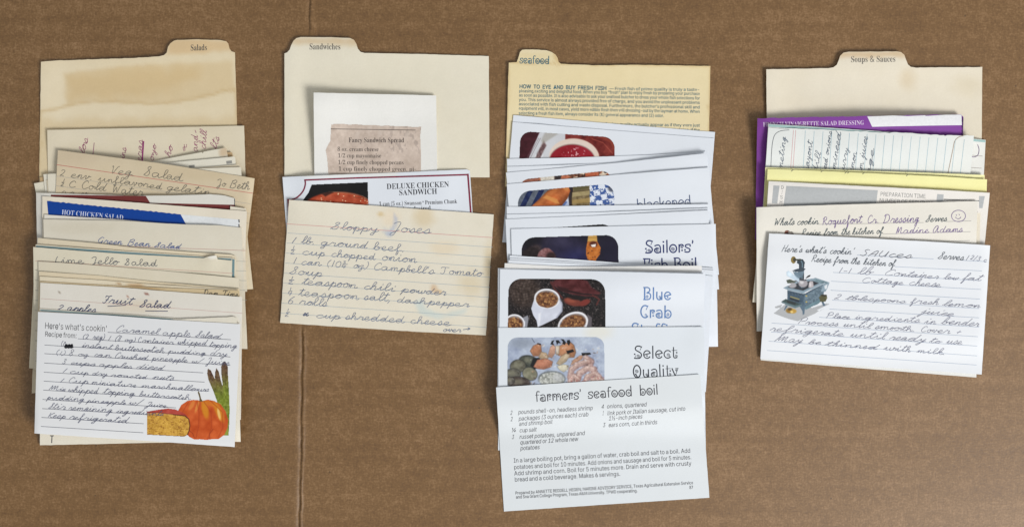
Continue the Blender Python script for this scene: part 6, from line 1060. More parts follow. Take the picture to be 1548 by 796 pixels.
# check cloth, left and right
u = X * .9 + Y * .45; v = -X * .35 + Y * .9
s1 = ((u / 15.) % 1 < .5); P.blend(s1.astype(float) * .9, (112, 118, 126)); P.noise(3, 22, 521)
mr = (X > 886).astype(float); ck = (((X * .96 - Y * .25) / 19.) % 1 < .5) ^ (((X * .2 + Y) / 17.) % 1 < .5)
P.blend(mr * 1.0, (222, 228, 238)); P.blend(mr * ck * .92, (62, 92, 154)); P.blend(mr * sstep(.66, .74, fbm(X / 2.6, Y / 2.6, 522, 2)), (228, 234, 244)); P.blend(mr * sstep(.66, .74, fbm(X / 2.6, Y / 2.6, 523, 2)) * .8, (60, 84, 140))
P.poly([(846, 312), (862, 284), (868, 330), (846, 330)], (206, 214, 228), 1.5); P.ell(855, 310, 5, 6, (70, 92, 150), .3, .8)
P.poly([(838, 330), (862, 300), (864, 330)], (212, 218, 230), 1, .7); P.poly([(858, 284), (868, 282), (868, 330), (862, 330)], (44, 32, 34), 1.0, .9)
br = [(796, 330), (802, 313), (816, 300), (828, 288), (846, 282), (858, 280), (862, 288), (858, 300), (850, 310), (842, 322), (838, 330)]
m = P.m_poly(br, .8)
ax, ay = 860 - 803, 281 - 322; L_ = math.hypot(ax, ay); tt = ((X - 803) * ax + (Y - 322) * ay) / L_; pp_ = ((X - 803) * ay - (Y - 322) * ax) / L_ / 17.0
sh_ = np.clip(1.12 - .55 * np.abs(pp_ + .15) ** 1.6, .35, 1.2)[..., None]
P.c = P.c * (1 - m[..., None]) + m[..., None] * np.array((170, 98, 54)) * sh_ * (1 + .1 * np.sin(tt / 5.)[..., None])
P.noise(6, 16, 525, m); P.noise(2, 10, 527, m)
P.ell(832, 292, 17, 4, (214, 140, 84), .7, .55, -34); P.poly([(821, 299), (826, 295), (842, 301), (846, 308), (840, 307), (826, 301)], (214, 152, 88), 1.2, .9); P.ell(813, 309, 12, 3.4, (212, 134, 78), .7, .5, -36); P.poly([(850, 283), (860, 283), (859, 289), (853, 287)], (208, 148, 88), 1.2, .7)
P.poly([(866, 276), (892, 274), (891, 284), (892, 330), (866, 330), (864, 300), (866, 288)], (128, 112, 82), .8); m = P.m_poly([(866, 289), (892, 286), (892, 330), (864, 330)], .6); P.noise(3, 36, 526, m); P.poly([(866, 280), (890, 276), (890, 285), (868, 289)], (96, 92, 62), 1.5, .8)
P.poly([(865, 291), (892, 288), (892, 294), (865, 298)], (182, 168, 126), 1, .7); P.poly([(865, 302), (892, 299), (892, 306), (865, 308)], (176, 150, 96), 1, .7); P.stroke([(863.5, 290), (864, 330)], 1.2, (60, 46, 36), .6); P.stroke([(866, 290), (892, 287)], .8, (80, 70, 50), .5)
P.poly([(915, 284), (922, 284), (928, 296), (924, 296)], (240, 242, 246), 1, .9); P.ell(925, 285, 6, 5, (36, 44, 66), .4, .7)
P.clip(rrect((783, 289.5), (928, 277), (930.5, 350), (782.5, 350), 16)); P.lay(c)
title(c, [('blackened', (963, 317.6), (1046, 311.4), 10.4)], (74, 88, 122), 1.1)

scard('white card edge just below the bread roll photo', [(766, 312.5), (910, 310.5), (1073, 308.3)], [(770, 497), (1076, 494)], lift=[(1060, 309, (40, 16), .3)])
scard('white card edge, second below the bread roll photo', [(766, 324), (910, 320.5), (1071, 314.3)], [(772, 508), (1077, 499)])
c = scard('white card with a black sliver of photo above the Sailors title', [(764.3, 331.3), (850, 327.7), (910, 325.3), (1071, 317.6)], [(772, 516), (1077, 503)], True, lift=[(1050, 320, (60, 18), .4)])
P = Print(785, 335, 930, 365, (26, 24, 28)); P.noise(4, 10, 531); P.clip(rrect((784, 347.5), (926, 337.5), (928, 372), (784, 372), 15)); P.lay(c)

c = scard('white card titled Sailors Fish Boil with a dark night photo', [(772.7, 346), (910, 342.2), (1082, 338.4)], [(777, 529), (1085.5, 523.5)], True, lift=[(772, 360, (30, 30), .3)])
P = Print(786, 352, 938, 420, (30, 26, 40))
P.ell(860, 380, 40, 26, (56, 52, 84), .7, .7); P.ell(872, 392, 22, 14, (46, 50, 100), .8, .7); P.ell(846, 364, 18, 8, (84, 80, 104), .8, .5); P.noise(14, 16, 541); P.ell(925, 385, 18, 30, (36, 32, 66), .8, .6)
P.ell(810, 376, 9, 7, (70, 58, 58), .5, .9); P.poly([(790, 380), (802, 372), (816, 378), (812, 392), (790, 390)], (44, 34, 36), 2); P.noise(3, 16, 542, P.m_ell(808, 378, 14, 9, .4))
P.poly([(812, 388), (815, 380), (823, 374.5), (830, 375), (837, 381), (840, 388), (834, 396), (812, 396)], (142, 104, 104), 1); P.noise(3, 36, 543, P.m_poly([(812, 388), (815, 380), (823, 374), (837, 380), (840, 390), (812, 396)])); P.ell(833, 386, 7, 5, (50, 34, 34), .4, .9)
P.poly([(889.5, 354), (902, 354), (903, 365), (888, 365)], (204, 164, 92), .8); P.stroke([(889, 359), (903, 359)], .7, (150, 110, 60), .4)
bp = [(888, 365), (903, 365), (908, 374), (907, 384), (901, 392), (903, 404), (887, 404), (889, 394), (886, 385), (886, 375)]
m = P.m_poly(bp, .8); P.blend(m, (194, 120, 56)); P.noise(3, 24, 544, m); P.ell(897, 369, 6, 4.5, (96, 50, 34), .3); P.poly([(893, 370), (901, 368.5), (900, 373), (895, 373)], (236, 230, 224), .6)
R = random.Random(8)
for k in range(14): P.ell(R.uniform(888, 906), R.uniform(376, 402), .9, .9, (90, 50, 30), .5, .9)
P.clip(rrect((788.5, 358.8), (934.5, 354.5), (936, 430), (788.5, 430), 17)); P.lay(c)
title(c, [("Sailors'", (975.5, 382.2), (1050, 380.6), 11.5), ('Fish Boil', (972.5, 409.5), (1055, 407.5), 11.5)], (44, 56, 106), 1.5)

scard('white card edge, topmost of the thin fan below the Sailors photo', [(770.7, 386), (850, 390.5), (940, 397.2), (1000, 400.5), (1079, 405)], [(756, 571), (1067, 588)])
scard('white card edge, second of the thin fan below the Sailors photo', [(771, 390), (850, 394.3), (940, 400), (1000, 403.5), (1079, 408)], [(757, 574), (1067, 592)])
scard('white card edge, third of the thin fan below the Sailors photo', [(769, 393), (850, 397), (940, 402), (1078, 417)], [(756, 578), (1065, 602)])
scard('white card with a curled upper edge over the words Fish Boil', [(763, 397.6), (850, 402.6), (910, 402.6), (1000, 401.8), (1060, 401.3), (1061, 403)], [(757, 582), (1056, 592)], base=(232, 231, 228), lift=[(1000, 403, (90, 14), 1.6)])
scard('white card edge just behind the Blue Crab card at its left', [(752.7, 405), (850, 407.6), (1066, 412)], [(752, 588), (1064, 596)], lift=[(1000, 414, (100, 18), 1.4)])
c = scard('white card titled Blue Crab with a photo of white sauce boats on dark ground', [(756, 406.6), (850, 408.8), (910, 410), (1065.3, 413.6)], [(754, 592), (1062, 597)], True, lift=[(1000, 416, (100, 20), .6)])
P = Print(765, 418, 920, 512, (38, 33, 34))
P.noise(2.2, 34, 551); P.noise(9, 10, 552); n = fbm(P.X / 1.6, P.Y / 1.6, 553, 2); P.blend(sstep(.7, .78, n) * .55, (150, 140, 136))
m = P.m_ell(792, 440, 24, 24, .35); P.blend(m * .8, (92, 78, 70)); P.noise(4, 34, 554, m)
for k in range(9): P.stroke([(772 + k * 5.6, 420), (768 + k * 5, 436), (774 + k * 4.4, 456)], .7, (46, 38, 36), .5, .7); P.stroke([(768, 422 + k * 4.4), (792, 426 + k * 4.2), (812, 421 + k * 4)], .7, (46, 38, 36), .5, .6)
cb = [(832, 428), (842, 421), (870, 420), (888, 424), (894, 434), (908, 442), (904, 448), (884, 448), (866, 445), (850, 440), (840, 434)]
m = P.m_poly(cb, 2); P.blend(m, (92, 46, 48)); P.noise(6, 26, 556, m); P.stroke([(850, 438), (880, 444), (905, 446)], 2, (40, 22, 24), 1); P.stroke([(833, 426), (838, 436), (850, 450)], 3, (92, 52, 50), 1); P.poly([(842, 432), (860, 436), (856, 440), (844, 438)], (60, 30, 32), 2)
P.ell(866, 456, 14, 6, (124, 66, 54), .25, 1, 12); P.ell(884, 457, 9, 4.5, (126, 58, 50), .3, 1, -24); P.ell(862, 454, 8, 3, (160, 92, 72), .5, .7, 12); P.stroke([(896, 446), (906, 452), (902, 460)], 2.4, (96, 50, 46), 1); P.ell(874, 450, 12, 3, (34, 24, 24), .4, .9)
def boat(cx, cy, rx, ry, rot, body, k):
    P.poly(body, (208, 212, 224), .7); m = P.m_poly(body, .7); P.noise(14, 16, 560 + k, m)
    P.ell(cx, cy, rx, ry, (234, 234, 238), .05, 1, rot); P.ell(cx, cy + .5, rx * .88, ry * .86, (150, 140, 138), .05, 1, rot); P.ell(cx - .3, cy + 1.6, rx * .84, ry * .8, (122, 84, 58), .07, 1, rot, .16, k)
    m = P.m_ell(cx, cy + 1.5, rx * .84, ry * .8); P.noise(2.6, 62, 570 + k, m, (1, .85, .6)); n = fbm(P.X / 2.4, P.Y / 2.4, 580 + k, 2); P.blend(m * sstep(.62, .7, n) * .7, (204, 160, 104))
boat(827, 451, 19.5, 15, 5, [(807.5, 452), (803, 466), (806, 476), (811, 484), (813, 494), (822, 490), (842, 480), (850, 470), (850, 458), (846, 452), (844, 448)], 1)
P.poly([(814, 474), (818, 472), (816, 490), (813, 494)], (236, 238, 244), 1.5, .8); P.stroke([(846, 452), (850, 460), (849, 470), (842, 479)], 2.5, (160, 164, 180), 1.5, .7)
P.poly([(790, 480), (798, 476), (799, 482), (796, 500), (790, 500)], (150, 152, 160), 1)
boat(778, 489, 15.5, 14.5, 10, [(766, 485), (794, 485), (793, 500), (766, 500)], 2)
P.poly([(888, 474), (895, 480), (894, 500), (886, 500)], (104, 98, 102), 1)
boat(866, 489, 24, 17, -25, [(842, 498), (850, 505), (885, 505), (889, 482)], 3)
P.clip(rrect((768.5, 420.6), (915, 421.8), (916, 530), (767, 530), 18)); P.lay(c)
title(c, [('Blue', (972.5, 452.4), (1015.5, 452.6), 11.3), ('Crab', (968, 479.6), (1016.5, 480), 11.3), ('Stuffing', (954, 506.5), (1035.5, 507), 11.3)], (96, 130, 180), 1.45)

c = scard('white card titled Select Quality with a photo of crab claws, clams and shrimp', [(753.7, 495), (850, 494.6), (910, 494.4), (1060, 493.7), (1063.5, 495), (1064.5, 498)], [(753, 680), (1067, 684)], True, base=(221, 227, 233), lift=[(1064, 520, (24, 40), .5)],
    stains=[('ell', 905, 500, 20, 12, .6, (226, 222, 206), .6)])
P = Print(764, 506, 917, 600, (176, 186, 204))
P.noise(12, 26, 601, None, (1, 1, .8)); P.noise(3, 10, 602); P.ell(790, 518, 18, 8, (140, 148, 160), .7, .6); P.stroke([(804, 511), (808, 517)], .8, (90, 96, 110), .5)
def clam(cx, cy, rx, ry, rot, col, k):
    P.ell(cx, cy, rx * 1.08, ry * 1.08, (52, 52, 50), .12, .8, rot); P.ell(cx, cy, rx, ry, col, .12, 1, rot); m = P.m_ell(cx, cy, rx, ry); P.noise(4, 34, 610 + k, m); P.ell(cx - rx * .1, cy - ry * .2, rx * .5, ry * .45, (150, 148, 128), .8, .6, rot)
clam(799, 546, 14, 9, 10, (74, 78, 72), 1); clam(783, 553, 11.5, 9.5, -10, (110, 108, 96), 2); clam(775, 565, 12, 8, 0, (104, 102, 94), 3); clam(801, 564.5, 11, 9.5, 25, (128, 126, 108), 4); clam(784, 578, 17, 9, 5, (84, 74, 70), 5); clam(770, 575, 8, 6, 0, (100, 96, 90), 6)
P.poly([(806, 541), (816, 540), (818, 552), (808, 558), (802, 552)], (36, 36, 40), 1.2)
def sh(pts, col, k, am=24):
    g = np.mean(col); col = [q * .66 + g * .36 for q in col]; P.poly(pts, [q * .5 for q in col], 1.2, .8); c2 = np.mean(np.array(pts), 0); q = [tuple(c2 + (np.array(p) - c2) * .94) for p in pts]; m = P.m_poly(q, 1.2); P.blend(m, col); P.noise(5, am, 630 + k, m); P.noise(1.8, am * .7, 660 + k, m); P.blend(m * sstep(-6, 7, (P.Y - c2[1]) * .8 + (P.X - c2[0]) * .4) * .45, [z * .6 for z in col]); P.blend(m * .35 * sstep(0, 8, -sdpoly(P.X, P.Y, q)), [min(250, z * 1.16) for z in col])
sh([(801, 530), (806, 522), (814, 518.5), (818, 521), (819, 532), (814, 538), (806, 538)], (208, 130, 84), 1); P.stroke([(813, 519), (817, 520)], 2, (52, 42, 44), .8)
sh([(818, 531), (826, 533), (830, 540), (824, 544), (814, 540)], (204, 168, 124), 2); sh([(828, 538), (832, 524), (836, 520), (840, 524), (839, 534), (834, 541)], (222, 160, 128), 3)
sh([(840, 534), (842, 524), (852, 519), (862, 516), (868, 521), (871, 532), (868, 540), (858, 540), (846, 538)], (208, 132, 82), 4); sh([(840, 522), (846, 522), (845, 534), (841, 536)], (216, 196, 168), 5)
for q in ([(832, 520), (834, 515), (838, 513.5), (836, 518), (838, 521)], [(840, 514), (844, 513.5), (848, 518.5), (844, 518), (842, 521)], [(847.5, 512), (852, 512.5), (855.5, 517), (854, 521), (850, 519), (851, 516)], [(857, 514), (861, 513), (862.5, 517), (860, 522), (857.5, 519)]): P.poly(q, (36, 36, 40), .6)
sh([(841, 549), (848, 538), (856, 533), (862, 536), (856, 546), (846, 552)], (206, 178, 138), 6); P.poly([(856, 530), (866, 527.5), (868, 531), (858, 534.5)], (34, 34, 36), .8)
sh([(862, 552), (866, 544), (876, 537), (882, 536), (880, 542), (870, 548)], (214, 152, 116), 7); P.poly([(879, 533), (892, 532.5), (893.5, 535), (886, 537), (880, 537)], (34, 34, 36), .7)
sh([(842, 553), (852, 550), (860, 552), (858, 558), (852, 562), (845, 558)], (222, 212, 178), 8)
sh([(806, 554), (812, 543), (826, 541), (836, 546), (834, 554), (822, 558), (812, 557)], (214, 128, 92), 9)
def shrimp(pts, w, k):
    P.stroke(pts, w, (150, 116, 110), 1.5, .8); P.stroke([(x - .6, y - .8) for x, y in pts], w * .66, (200, 174, 164), 2.4, .85); P.stroke([(x - 1.2, y - 2) for x, y in pts], w * .2, (222, 200, 192), 1.2, .6)
shrimp([(886, 541), (894, 546), (892, 552)], 9, 0); shrimp([(862, 570), (864, 558), (874, 551), (890, 546)], 9, 1); shrimp([(872, 576), (876, 564), (888, 556), (898, 558)], 10, 2); shrimp([(884, 580), (888, 570), (900, 564), (906, 570)], 9, 3); shrimp([(862, 576), (868, 568), (874, 572)], 8, 4); shrimp([(896, 574), (906, 572), (912, 576)], 8, 5)
m = P.m_poly([(858, 548), (898, 536), (916, 570), (916, 590), (862, 590)], 4); P.noise(3, 30, 650, m); n = fbm(P.X / 4., P.Y / 3., 651, 2); P.blend(m * sstep(.62, .7, n) * sstep(562, 576, P.Y) * .6, (176, 96, 94))
for _k in range(70):
    R2 = random.Random(900 + _k); _x, _y = R2.uniform(802, 905), R2.uniform(518, 584)
    P.ell(_x, _y, R2.uniform(.8, 2.6), R2.uniform(.5, 1.4), R2.choice([(226, 222, 214), (96, 82, 76), (190, 158, 130), (236, 234, 236)]), .6, R2.uniform(.25, .6), R2.uniform(0, 180))
P.ell(834, 572, 21, 12, (120, 126, 130), .1, 1); P.ell(834, 573, 19, 11, (176, 178, 172), .1); m = P.m_ell(834, 573, 20, 12); P.noise(2.5, 60, 652, m); P.ell(844, 570, 8, 6, (196, 198, 200), .4, .6)
P.clip(rrect((767.5, 509.5), (913.5, 508.7), (914.5, 600), (766.5, 600), 13)); P.lay(c)
title(c, [('Select', (958.5, 541.3), (1025.5, 540.6), 11.5), ('Quality', (957, 570.5), (1027, 567.5), 11.5)], (54, 58, 66), 1.25)

c = scard("off-white printed card headed farmers' seafood boil, lowest in its pile", [(750, 585), (850, 578.5), (1000, 569), (1056.5, 565.3), (1058.5, 567)], [(761.8, 772.3), (920, 761.5), (1072.5, 751.5)], True, base=(219, 224, 227), lift=[(752, 590, (60, 30), .5)])
title(c, [("farmers'", (809.5, 606.4), (880, 602.2), 9.6), ('seafood', (889, 601.6), (957, 597.6), 9.6), ('boil', (967, 597), (996, 595.2), 9.6)], (66, 66, 72), 1.1)
d = Decal()
for t, x0, y0, x1, y1 in [('2', 771, 626.5, 774.5, 626.3), ('pounds shell-on, headless shrimp', 783, 625.5, 896, 619), ('2', 771.5, 636, 775, 635.8), ('packages (3 ounces each) crab', 783.7, 635.3, 889.5, 628.5), ('and shrimp boil', 784.3, 643.2, 835, 639.8),
    ('\u00bc', 773, 652.7, 780, 652.3), ('cup salt', 785, 653, 811, 651.4), ('3', 773.5, 663, 777, 662.8), ('russet potatoes, unpared and', 785, 662.7, 884, 656.8), ('quartered or 12 whole new', 786, 671.2, 874, 665.8), ('potatoes', 786.3, 680, 815.8, 678),
    ('4', 909, 617.3, 912.8, 617.1), ('onions, quartered', 917, 616.8, 977.5, 613.6), ('1', 910.5, 627, 912.5, 626.9), ('link pork or Italian sausage, cut into', 917.7, 627.2, 1036, 620), ('1\u00bd-inch pieces', 919.5, 635, 971, 631.8), ('3', 911, 645, 915, 644.8), ('ears corn, cut in thirds', 919.6, 645, 993.5, 640.3)]:
    sans(d, t, (x0, y0), (x1, y1), 6.4, -.004, .2)
put(c, 'ingredient_list', d, ink((78, 78, 84)))
d = Decal()
for t, x0, y0, x1, y1 in [('In a large boiling pot, bring a gallon of water, crab boil and salt to a boil. Add', 776.5, 698.6, 1044, 683.4), ('potatoes and boil for 10 minutes. Add onions and sausage and boil for 5 minutes.', 777, 708.6, 1045.5, 693.2),
    ('Add shrimp and corn. Boil for 5 minutes more. Drain and serve with crusty', 777.3, 718, 1045.5, 702.6), ('bread and a cold beverage. Makes 6 servings.', 778, 727.3, 938, 718.4)]:
    sans(d, t, (x0, y0), (x1, y1), 6.5, -.002)
put(c, 'method_text', d, ink((72, 72, 78)))
d = Decal()
for t, x0, y0, x1, y1 in [('Prepared by ANNETTE REDDELL HEGEN, MARINE ADVISORY SERVICE, Texas Agricultural Extension Service', 779, 746.8, 1048, 731), ('and Sea Grant College Program, Texas A&M University. TPWD cooperating.', 780, 752.8, 964, 743), ('87', 1042, 738.3, 1048, 738)]:
    sans(d, t, (x0, y0), (x1, y1), 4.7, .008)
put(c, 'credit_line', d, ink((62, 62, 68)))

# ================================================================== SOUPS & SAUCES PILE
G4 = 'recipe cards in the soups and sauces pile'
c = card('tab_divider', 'cream tab divider printed Soups & Sauces with a centred tab', 'divider',
    [(1158.5, 105), (1200, 104.3), (1252, 103.2), (1260, 101.7), (1265, 98), (1268, 91), (1270, 84.5), (1275, 79.8), (1283, 78.5), (1355, 78), (1362, 79), (1367, 83), (1369.5, 90), (1372.5, 97.5), (1377, 101.5), (1385, 102.3), (1485, 101.5)],
    [(1160, 290), (1483.5, 288)], (228, 219, 199), 3, parts=True, rag=.25, lift=[(1320, 88, (190, 36), 2.2), (1160, 140, (26, 80), 1.6)],
    stains=[('poly', [(1268, 78), (1370, 78), (1370, 86), (1268, 88)], 5, (204, 168, 122), .55), ('ell', 1372, 120, 12, 15, .8, (212, 192, 158), .45), ('ell', 1465, 130, 22, 14, .9, (212, 198, 168), .4), ('ell', 1260, 130, 70, 16, .7, (228, 220, 202), .5)])
d = Decal(); serif(d, 'Soups & Sauces', (1286, 94.3), (1354, 93.6), 9, .2); put(c, 'tab_title', d, ink((116, 112, 106)))

c = card('recipe_card', 'purple card with FRENCH VINAIGRETTE SALAD DRESSING in white capitals and a torn top edge', 'recipe card', [(1145, 179), (1200, 177.5), (1310, 175.6), (1390, 174), (1453, 173), (1456.5, 177), (1455, 183)], [(1141.5, 362), (1452, 360)], (126, 62, 150), 4, group=G4, parts=True, coat=True, gap=.1, rag_top=.45, edge=(190, 160, 190),
    lift=[(1300, 178, (170, 44), 6.5), (1146, 220, (30, 90), 1.6)])
d = Decal(); tops = [(1311, 176.2), (1330, 175.6), (1350, 174.7), (1372, 175.6), (1398, 174.4), (1400, 175.4), (1430, 173.6), (1453.5, 173.5)]
bots = [(1318.5, 191.8), (1335, 191.4), (1355, 190.9), (1375, 190.6), (1398, 190.1), (1402, 190), (1430, 189.6), (1454, 189.3)]
for i in range(len(tops) - 1): d.quadgrid(tops[i], tops[i + 1], bots[i + 1], bots[i])
put(c, 'title_label', d, ink((228, 229, 231)), .045)
each(c, 'printed_mark', [((1454.2, y), (1454.6, y + 3)) for y in (182, 190, 197, 202)], 1.2, ink((70, 60, 84)))
d = Decal(); serif(d, 'FRENCH VINAIGRETTE SALAD DRESSING', (1153.5, 191.5), (1306, 188.6), 6.6, .6); put(c, 'printed_title', d, ink((226, 208, 232)))

c = card('recipe_card', 'white ruled card with a pale teal top stripe, behind the folded notepaper', 'recipe card', [(1161.5, 187.3), (1250, 193), (1345, 199.5), (1420, 205), (1490, 211.5)], [(1150, 372), (1481, 392)], (226, 226, 221), 2, group=G4, parts=True, lift=[(1164, 192, (40, 24), 1.2)])
d = Decal(); pr = [(1162, 188), (1250, 193.7), (1345, 200.2), (1420, 205.7), (1489.5, 212)]
for a, b in zip(pr[:-1], pr[1:]): d.quadgrid(a, b, (b[0], b[1] + 3.2), (a[0], a[1] + 3.6))
put(c, 'printed_border', d, ink((158, 190, 188)))
ruling(c, rows((1159.5, 213), (1485, 236), (1154.5, 268), (1481, 291), 4), (136, 122, 118), .6)
d = Decal(); d.ribbon(smooth_pts([(1478, 219), (1480, 226), (1478.5, 234), (1474, 237), (1469, 237)], 4), 1); put(c, 'pen_stroke', d, ink((112, 92, 128)), .08)
c = card('notepaper', 'folded lined notepaper turned sideways with navy handwriting running up it', 'notepaper', [(1161.5, 193), (1240, 195.8), (1310, 199.3), (1345, 201), (1349, 200.2), (1380, 201.5), (1427, 204.5), (1428.5, 205.8), (1432, 204.8), (1472.3, 204.8)], [(1149, 374), (1456, 378)], (225, 228, 225), 2.5, group=G4, parts=True, thick=.2, rag_top=.6, lift=[(1400, 205, (70, 16), .8), (1300, 230, (200, 14), .25)],
    stains=[('poly', [(1440, 205), (1472, 205), (1466, 262), (1436, 262)], 2, (229, 230, 224), .6)])
VL = [(1217.5 + k * 13.35, 197.5 + k * .75) for k in range(19)]
ruling(c, [((x, y), (x - 3.9 - k * .22, y + 66)) for k, (x, y) in enumerate(VL)], (160, 188, 198), .7)
d = Decal(); d.line((1199.5, 196.8), (1195, 258), .7); d.line((1203, 197), (1198.5, 258), .7); put(c, 'margin_line', d, ink((210, 160, 162)), .035)
d = Decal(); d.ribbon(smooth_pts([(1165, 260), (1166.5, 228), (1168.5, 212), (1172, 203), (1180, 198), (1193, 196.5)], 4), .9); put(c, 'printed_border', d, ink((106, 110, 116)), .04)
d = Decal(); d.ribbon(smooth_pts([(1456, 205.5), (1449, 207.5), (1443, 214), (1440.5, 226), (1437.5, 240), (1433, 262)], 4), 1.1); put(c, 'fold_line', d, ink((166, 150, 134)), .04)
NP = [('meting', (1182, 258), (1188, 208), 4.6), ('mayont', (1222, 262), (1229, 214), 4.6), ('dill', (1234, 262), (1241, 231), 4.8), ('diced onions', (1248, 266), (1258, 199), 4.4), ('minced', (1263, 258), (1272, 201), 4.6), ('curry', (1275, 264), (1283, 224), 4.6), ('lemon', (1289, 264), (1296, 231), 4.6), ('lem juice', (1302, 268), (1312, 207), 4.6), ('age', (1315, 264), (1322, 226), 4.6)]
write(c, [(t, a, b, h * .88) for t, a, b, h in NP], (82, 96, 114), .85, seed=121, slant=.25)

c = card('yellow_notepaper', 'yellow notepaper edge, upper of the two, below the navy handwriting', 'notepaper', [(1157, 253), (1220, 255), (1330, 258.8), (1420, 261.8), (1488.5, 264.5)], [(1149, 430), (1480, 446)], (238, 234, 176), 3, group=G4, thick=.2)
c = card('yellow_notepaper', 'folded yellow notepaper, lower of the two, with pen ticks at its top edge', 'notepaper', [(1160.5, 255.3), (1220, 257.4), (1330, 262.3), (1420, 266.5), (1492.3, 271.3)], [(1150.5, 434), (1484, 452)], (238, 234, 170), 3, group=G4, parts=True, thick=.3, lift=[(1330, 266, (200, 10), .7)],
    stains=[('poly', [(1160, 271), (1330, 277), (1490, 285), (1490, 292), (1160, 279)], 3, (214, 204, 134), .4)])  # darker yellow strip along the top edge of the DISH card
each(c, 'pen_stroke', [((x, y), (x + 3.5, y - 2.6)) for x, y in ((1196, 259), (1241, 260), (1277, 262), (1281, 262), (1304, 263), (1370, 266))], .8, ink((110, 110, 104)))

c = card('recipe_card', 'cream printed card with grey bars reading DISH and PREPARATION TIME', 'recipe card', [(1162, 273.7), (1260, 279), (1330, 282.5), (1420, 287), (1496.3, 291.3)], [(1150, 456), (1478, 476)], (229, 225, 219), 2, group=G4, parts=True, thick=.3, lift=[(1300, 284, (160, 14), .8)])
bars(c, 'printed_bar', [((1169.3, 280.3), (1178.5, 280.8), (1175, 307.6), (1166.8, 307.2)), ((1188.8, 281), (1327, 287.6), (1322, 330), (1181.5, 330)), ((1417, 293.3), (1426.6, 293.9), (1424.5, 318), (1414, 318)), ((1480, 296.3), (1488.8, 296.5), (1485.2, 314.7), (1480.2, 314.5))], ink((174, 177, 178)))
d = Decal(); sans(d, 'PREPARATION TIME', (1330.5, 296.2), (1399.5, 299.8), 6.2, -.01); sans(d, 'NUMBER OF SERVINGS', (1329, 305.6), (1411, 310.6), 6.2, -.01)
for k, ch in enumerate('DISH'): sans(d, ch, (1180.4 - k * .7 + (1.6 if ch == 'I' else 0), 285.6 + k * 7.4), (1185 - k * .7 - (2 if ch == 'I' else 0), 285.8 + k * 7.4), 5.2, -.005)
put(c, 'printed_text', d, ink((126, 128, 128)))
d = Decal(); d.line((1427, 301.2), (1480, 303.6), 1.1); put(c, 'blank_line', d, ink((96, 98, 98)))

card('recipe_card', 'cream card edge jutting lowest at the left side of the soups pile', 'recipe card', [(1151, 318), (1482, 322)], [(1137.5, 456.5), (1478, 486)], (222, 214, 196), 3, group=G4)
c = card('recipe_card', 'cream card with purple ink recipe name and a hand drawn smiley face', 'recipe card', [(1143.6, 313.4), (1200, 311.2), (1330, 307.5), (1420, 305.5), (1478, 303.6)], [(1144, 500.5), (1472, 490)], (227, 223, 213), 2.5, group=G4, parts=True, thick=.3, lift=[(1143, 330, (24, 70), .7)],
    stains=[('poly', [(1184, 310), (1192, 310), (1192, 313), (1184, 313)], 1, (210, 206, 196), .5)])
for t, p0, p1, xh in [('Whats cookin', (1169, 340.8), (1237, 338.6), 5.4), ('Serves', (1399, 335.4), (1431, 334.2), 5), ('Recipe from the kitchen of', (1211, 356.6), (1334, 353), 5.2)]:
    d = Decal(); hand(d, t, p0, p1, xh, .92, 5, .45, .03); put(c, 'printed_heading', d, ink((88, 98, 102)))
ruling(c, [((1237, 339), (1396, 336.3)), ((1430, 334.8), (1468, 333.6)), ((1334, 353.6), (1467, 350)), ((1300, 368), (1466, 363.4))], (150, 148, 146), .6)
write(c, [('Roquefort', (1243, 339.6), (1303, 336.2), 6.6), ('Cr. Dressing', (1311, 337.2), (1389, 336), 6.4), ('Nadine Adams', (1354, 353.2), (1455, 350.6), 5)], (118, 98, 146), 1, seed=141, slant=.25, wob=.1)
d = Decal(); d.ribbon([(1449 + 10.6 * math.cos(t), 326.3 + 8.6 * math.sin(t)) for t in np.linspace(-1.4, 5.0, 30)], .9); d.ribbon([(1448.5 + 4 * math.cos(t), 327.6 + 3 * math.sin(t)) for t in np.linspace(.1, 3.0, 10)], .8); d.line((1445.5, 324.5), (1446, 325.8), .9); d.line((1450, 323.8), (1450.5, 325), .9); put(c, 'smiley_face', d, ink((118, 98, 146)), .08)
P = Print(1184, 345, 1204, 366, (227, 223, 213), .6); a1 = P.m_ell(1190, 352, 4.6, 4.6); a2 = P.m_poly([(1192, 349), (1199, 350), (1201, 356), (1200, 366), (1190, 366), (1190, 354)], .5)
P.blend(a1, (130, 84, 66)); P.blend(a2, (150, 142, 134)); P.stroke([(1192, 349), (1199, 350.5), (1200.5, 358)], 1, (60, 54, 54), .5); P.ell(1190, 352.5, 2, 2, (70, 40, 36), .4); P.a = np.maximum(a1, a2); P.lay(c, 'printed_illustration')

card('recipe_card', 'white card edge peeking out below the stove card at its lower right', 'recipe card', [(1160, 374), (1478, 390)], [(1150, 544), (1250, 552), (1330, 558.5), (1476, 570)], (226, 226, 222), 2, group=G4)
c = card('recipe_card', 'white printed card with a blue cast iron stove, headed SAUCES in pencil', 'recipe card', [(1162.6, 352.6), (1260, 357.3), (1330, 361), (1420, 365.8), (1496.8, 370.7)], [(1149.5, 542), (1250, 549), (1330, 554.6), (1400, 559.5), (1484, 565.5)], (223, 226, 230), 1.5, group=G4, parts=True, coat=True, thick=.34, gap=.1, lift=[(1160, 400, (24, 80), .6), (1150, 540, 40, .6)])
for t, p0, p1, xh in [("Here's what's cookin'", (1181, 380), (1289, 384.6), 5.2), ('Serves', (1417, 390.8), (1456, 393.4), 5.2), ('Recipe from the kitchen of', (1226, 395), (1352, 402.6), 5)]:
    d = Decal(); hand(d, t, p0, p1, xh, .9, 7, .45, .03); put(c, 'printed_heading', d, ink((98, 104, 112)))
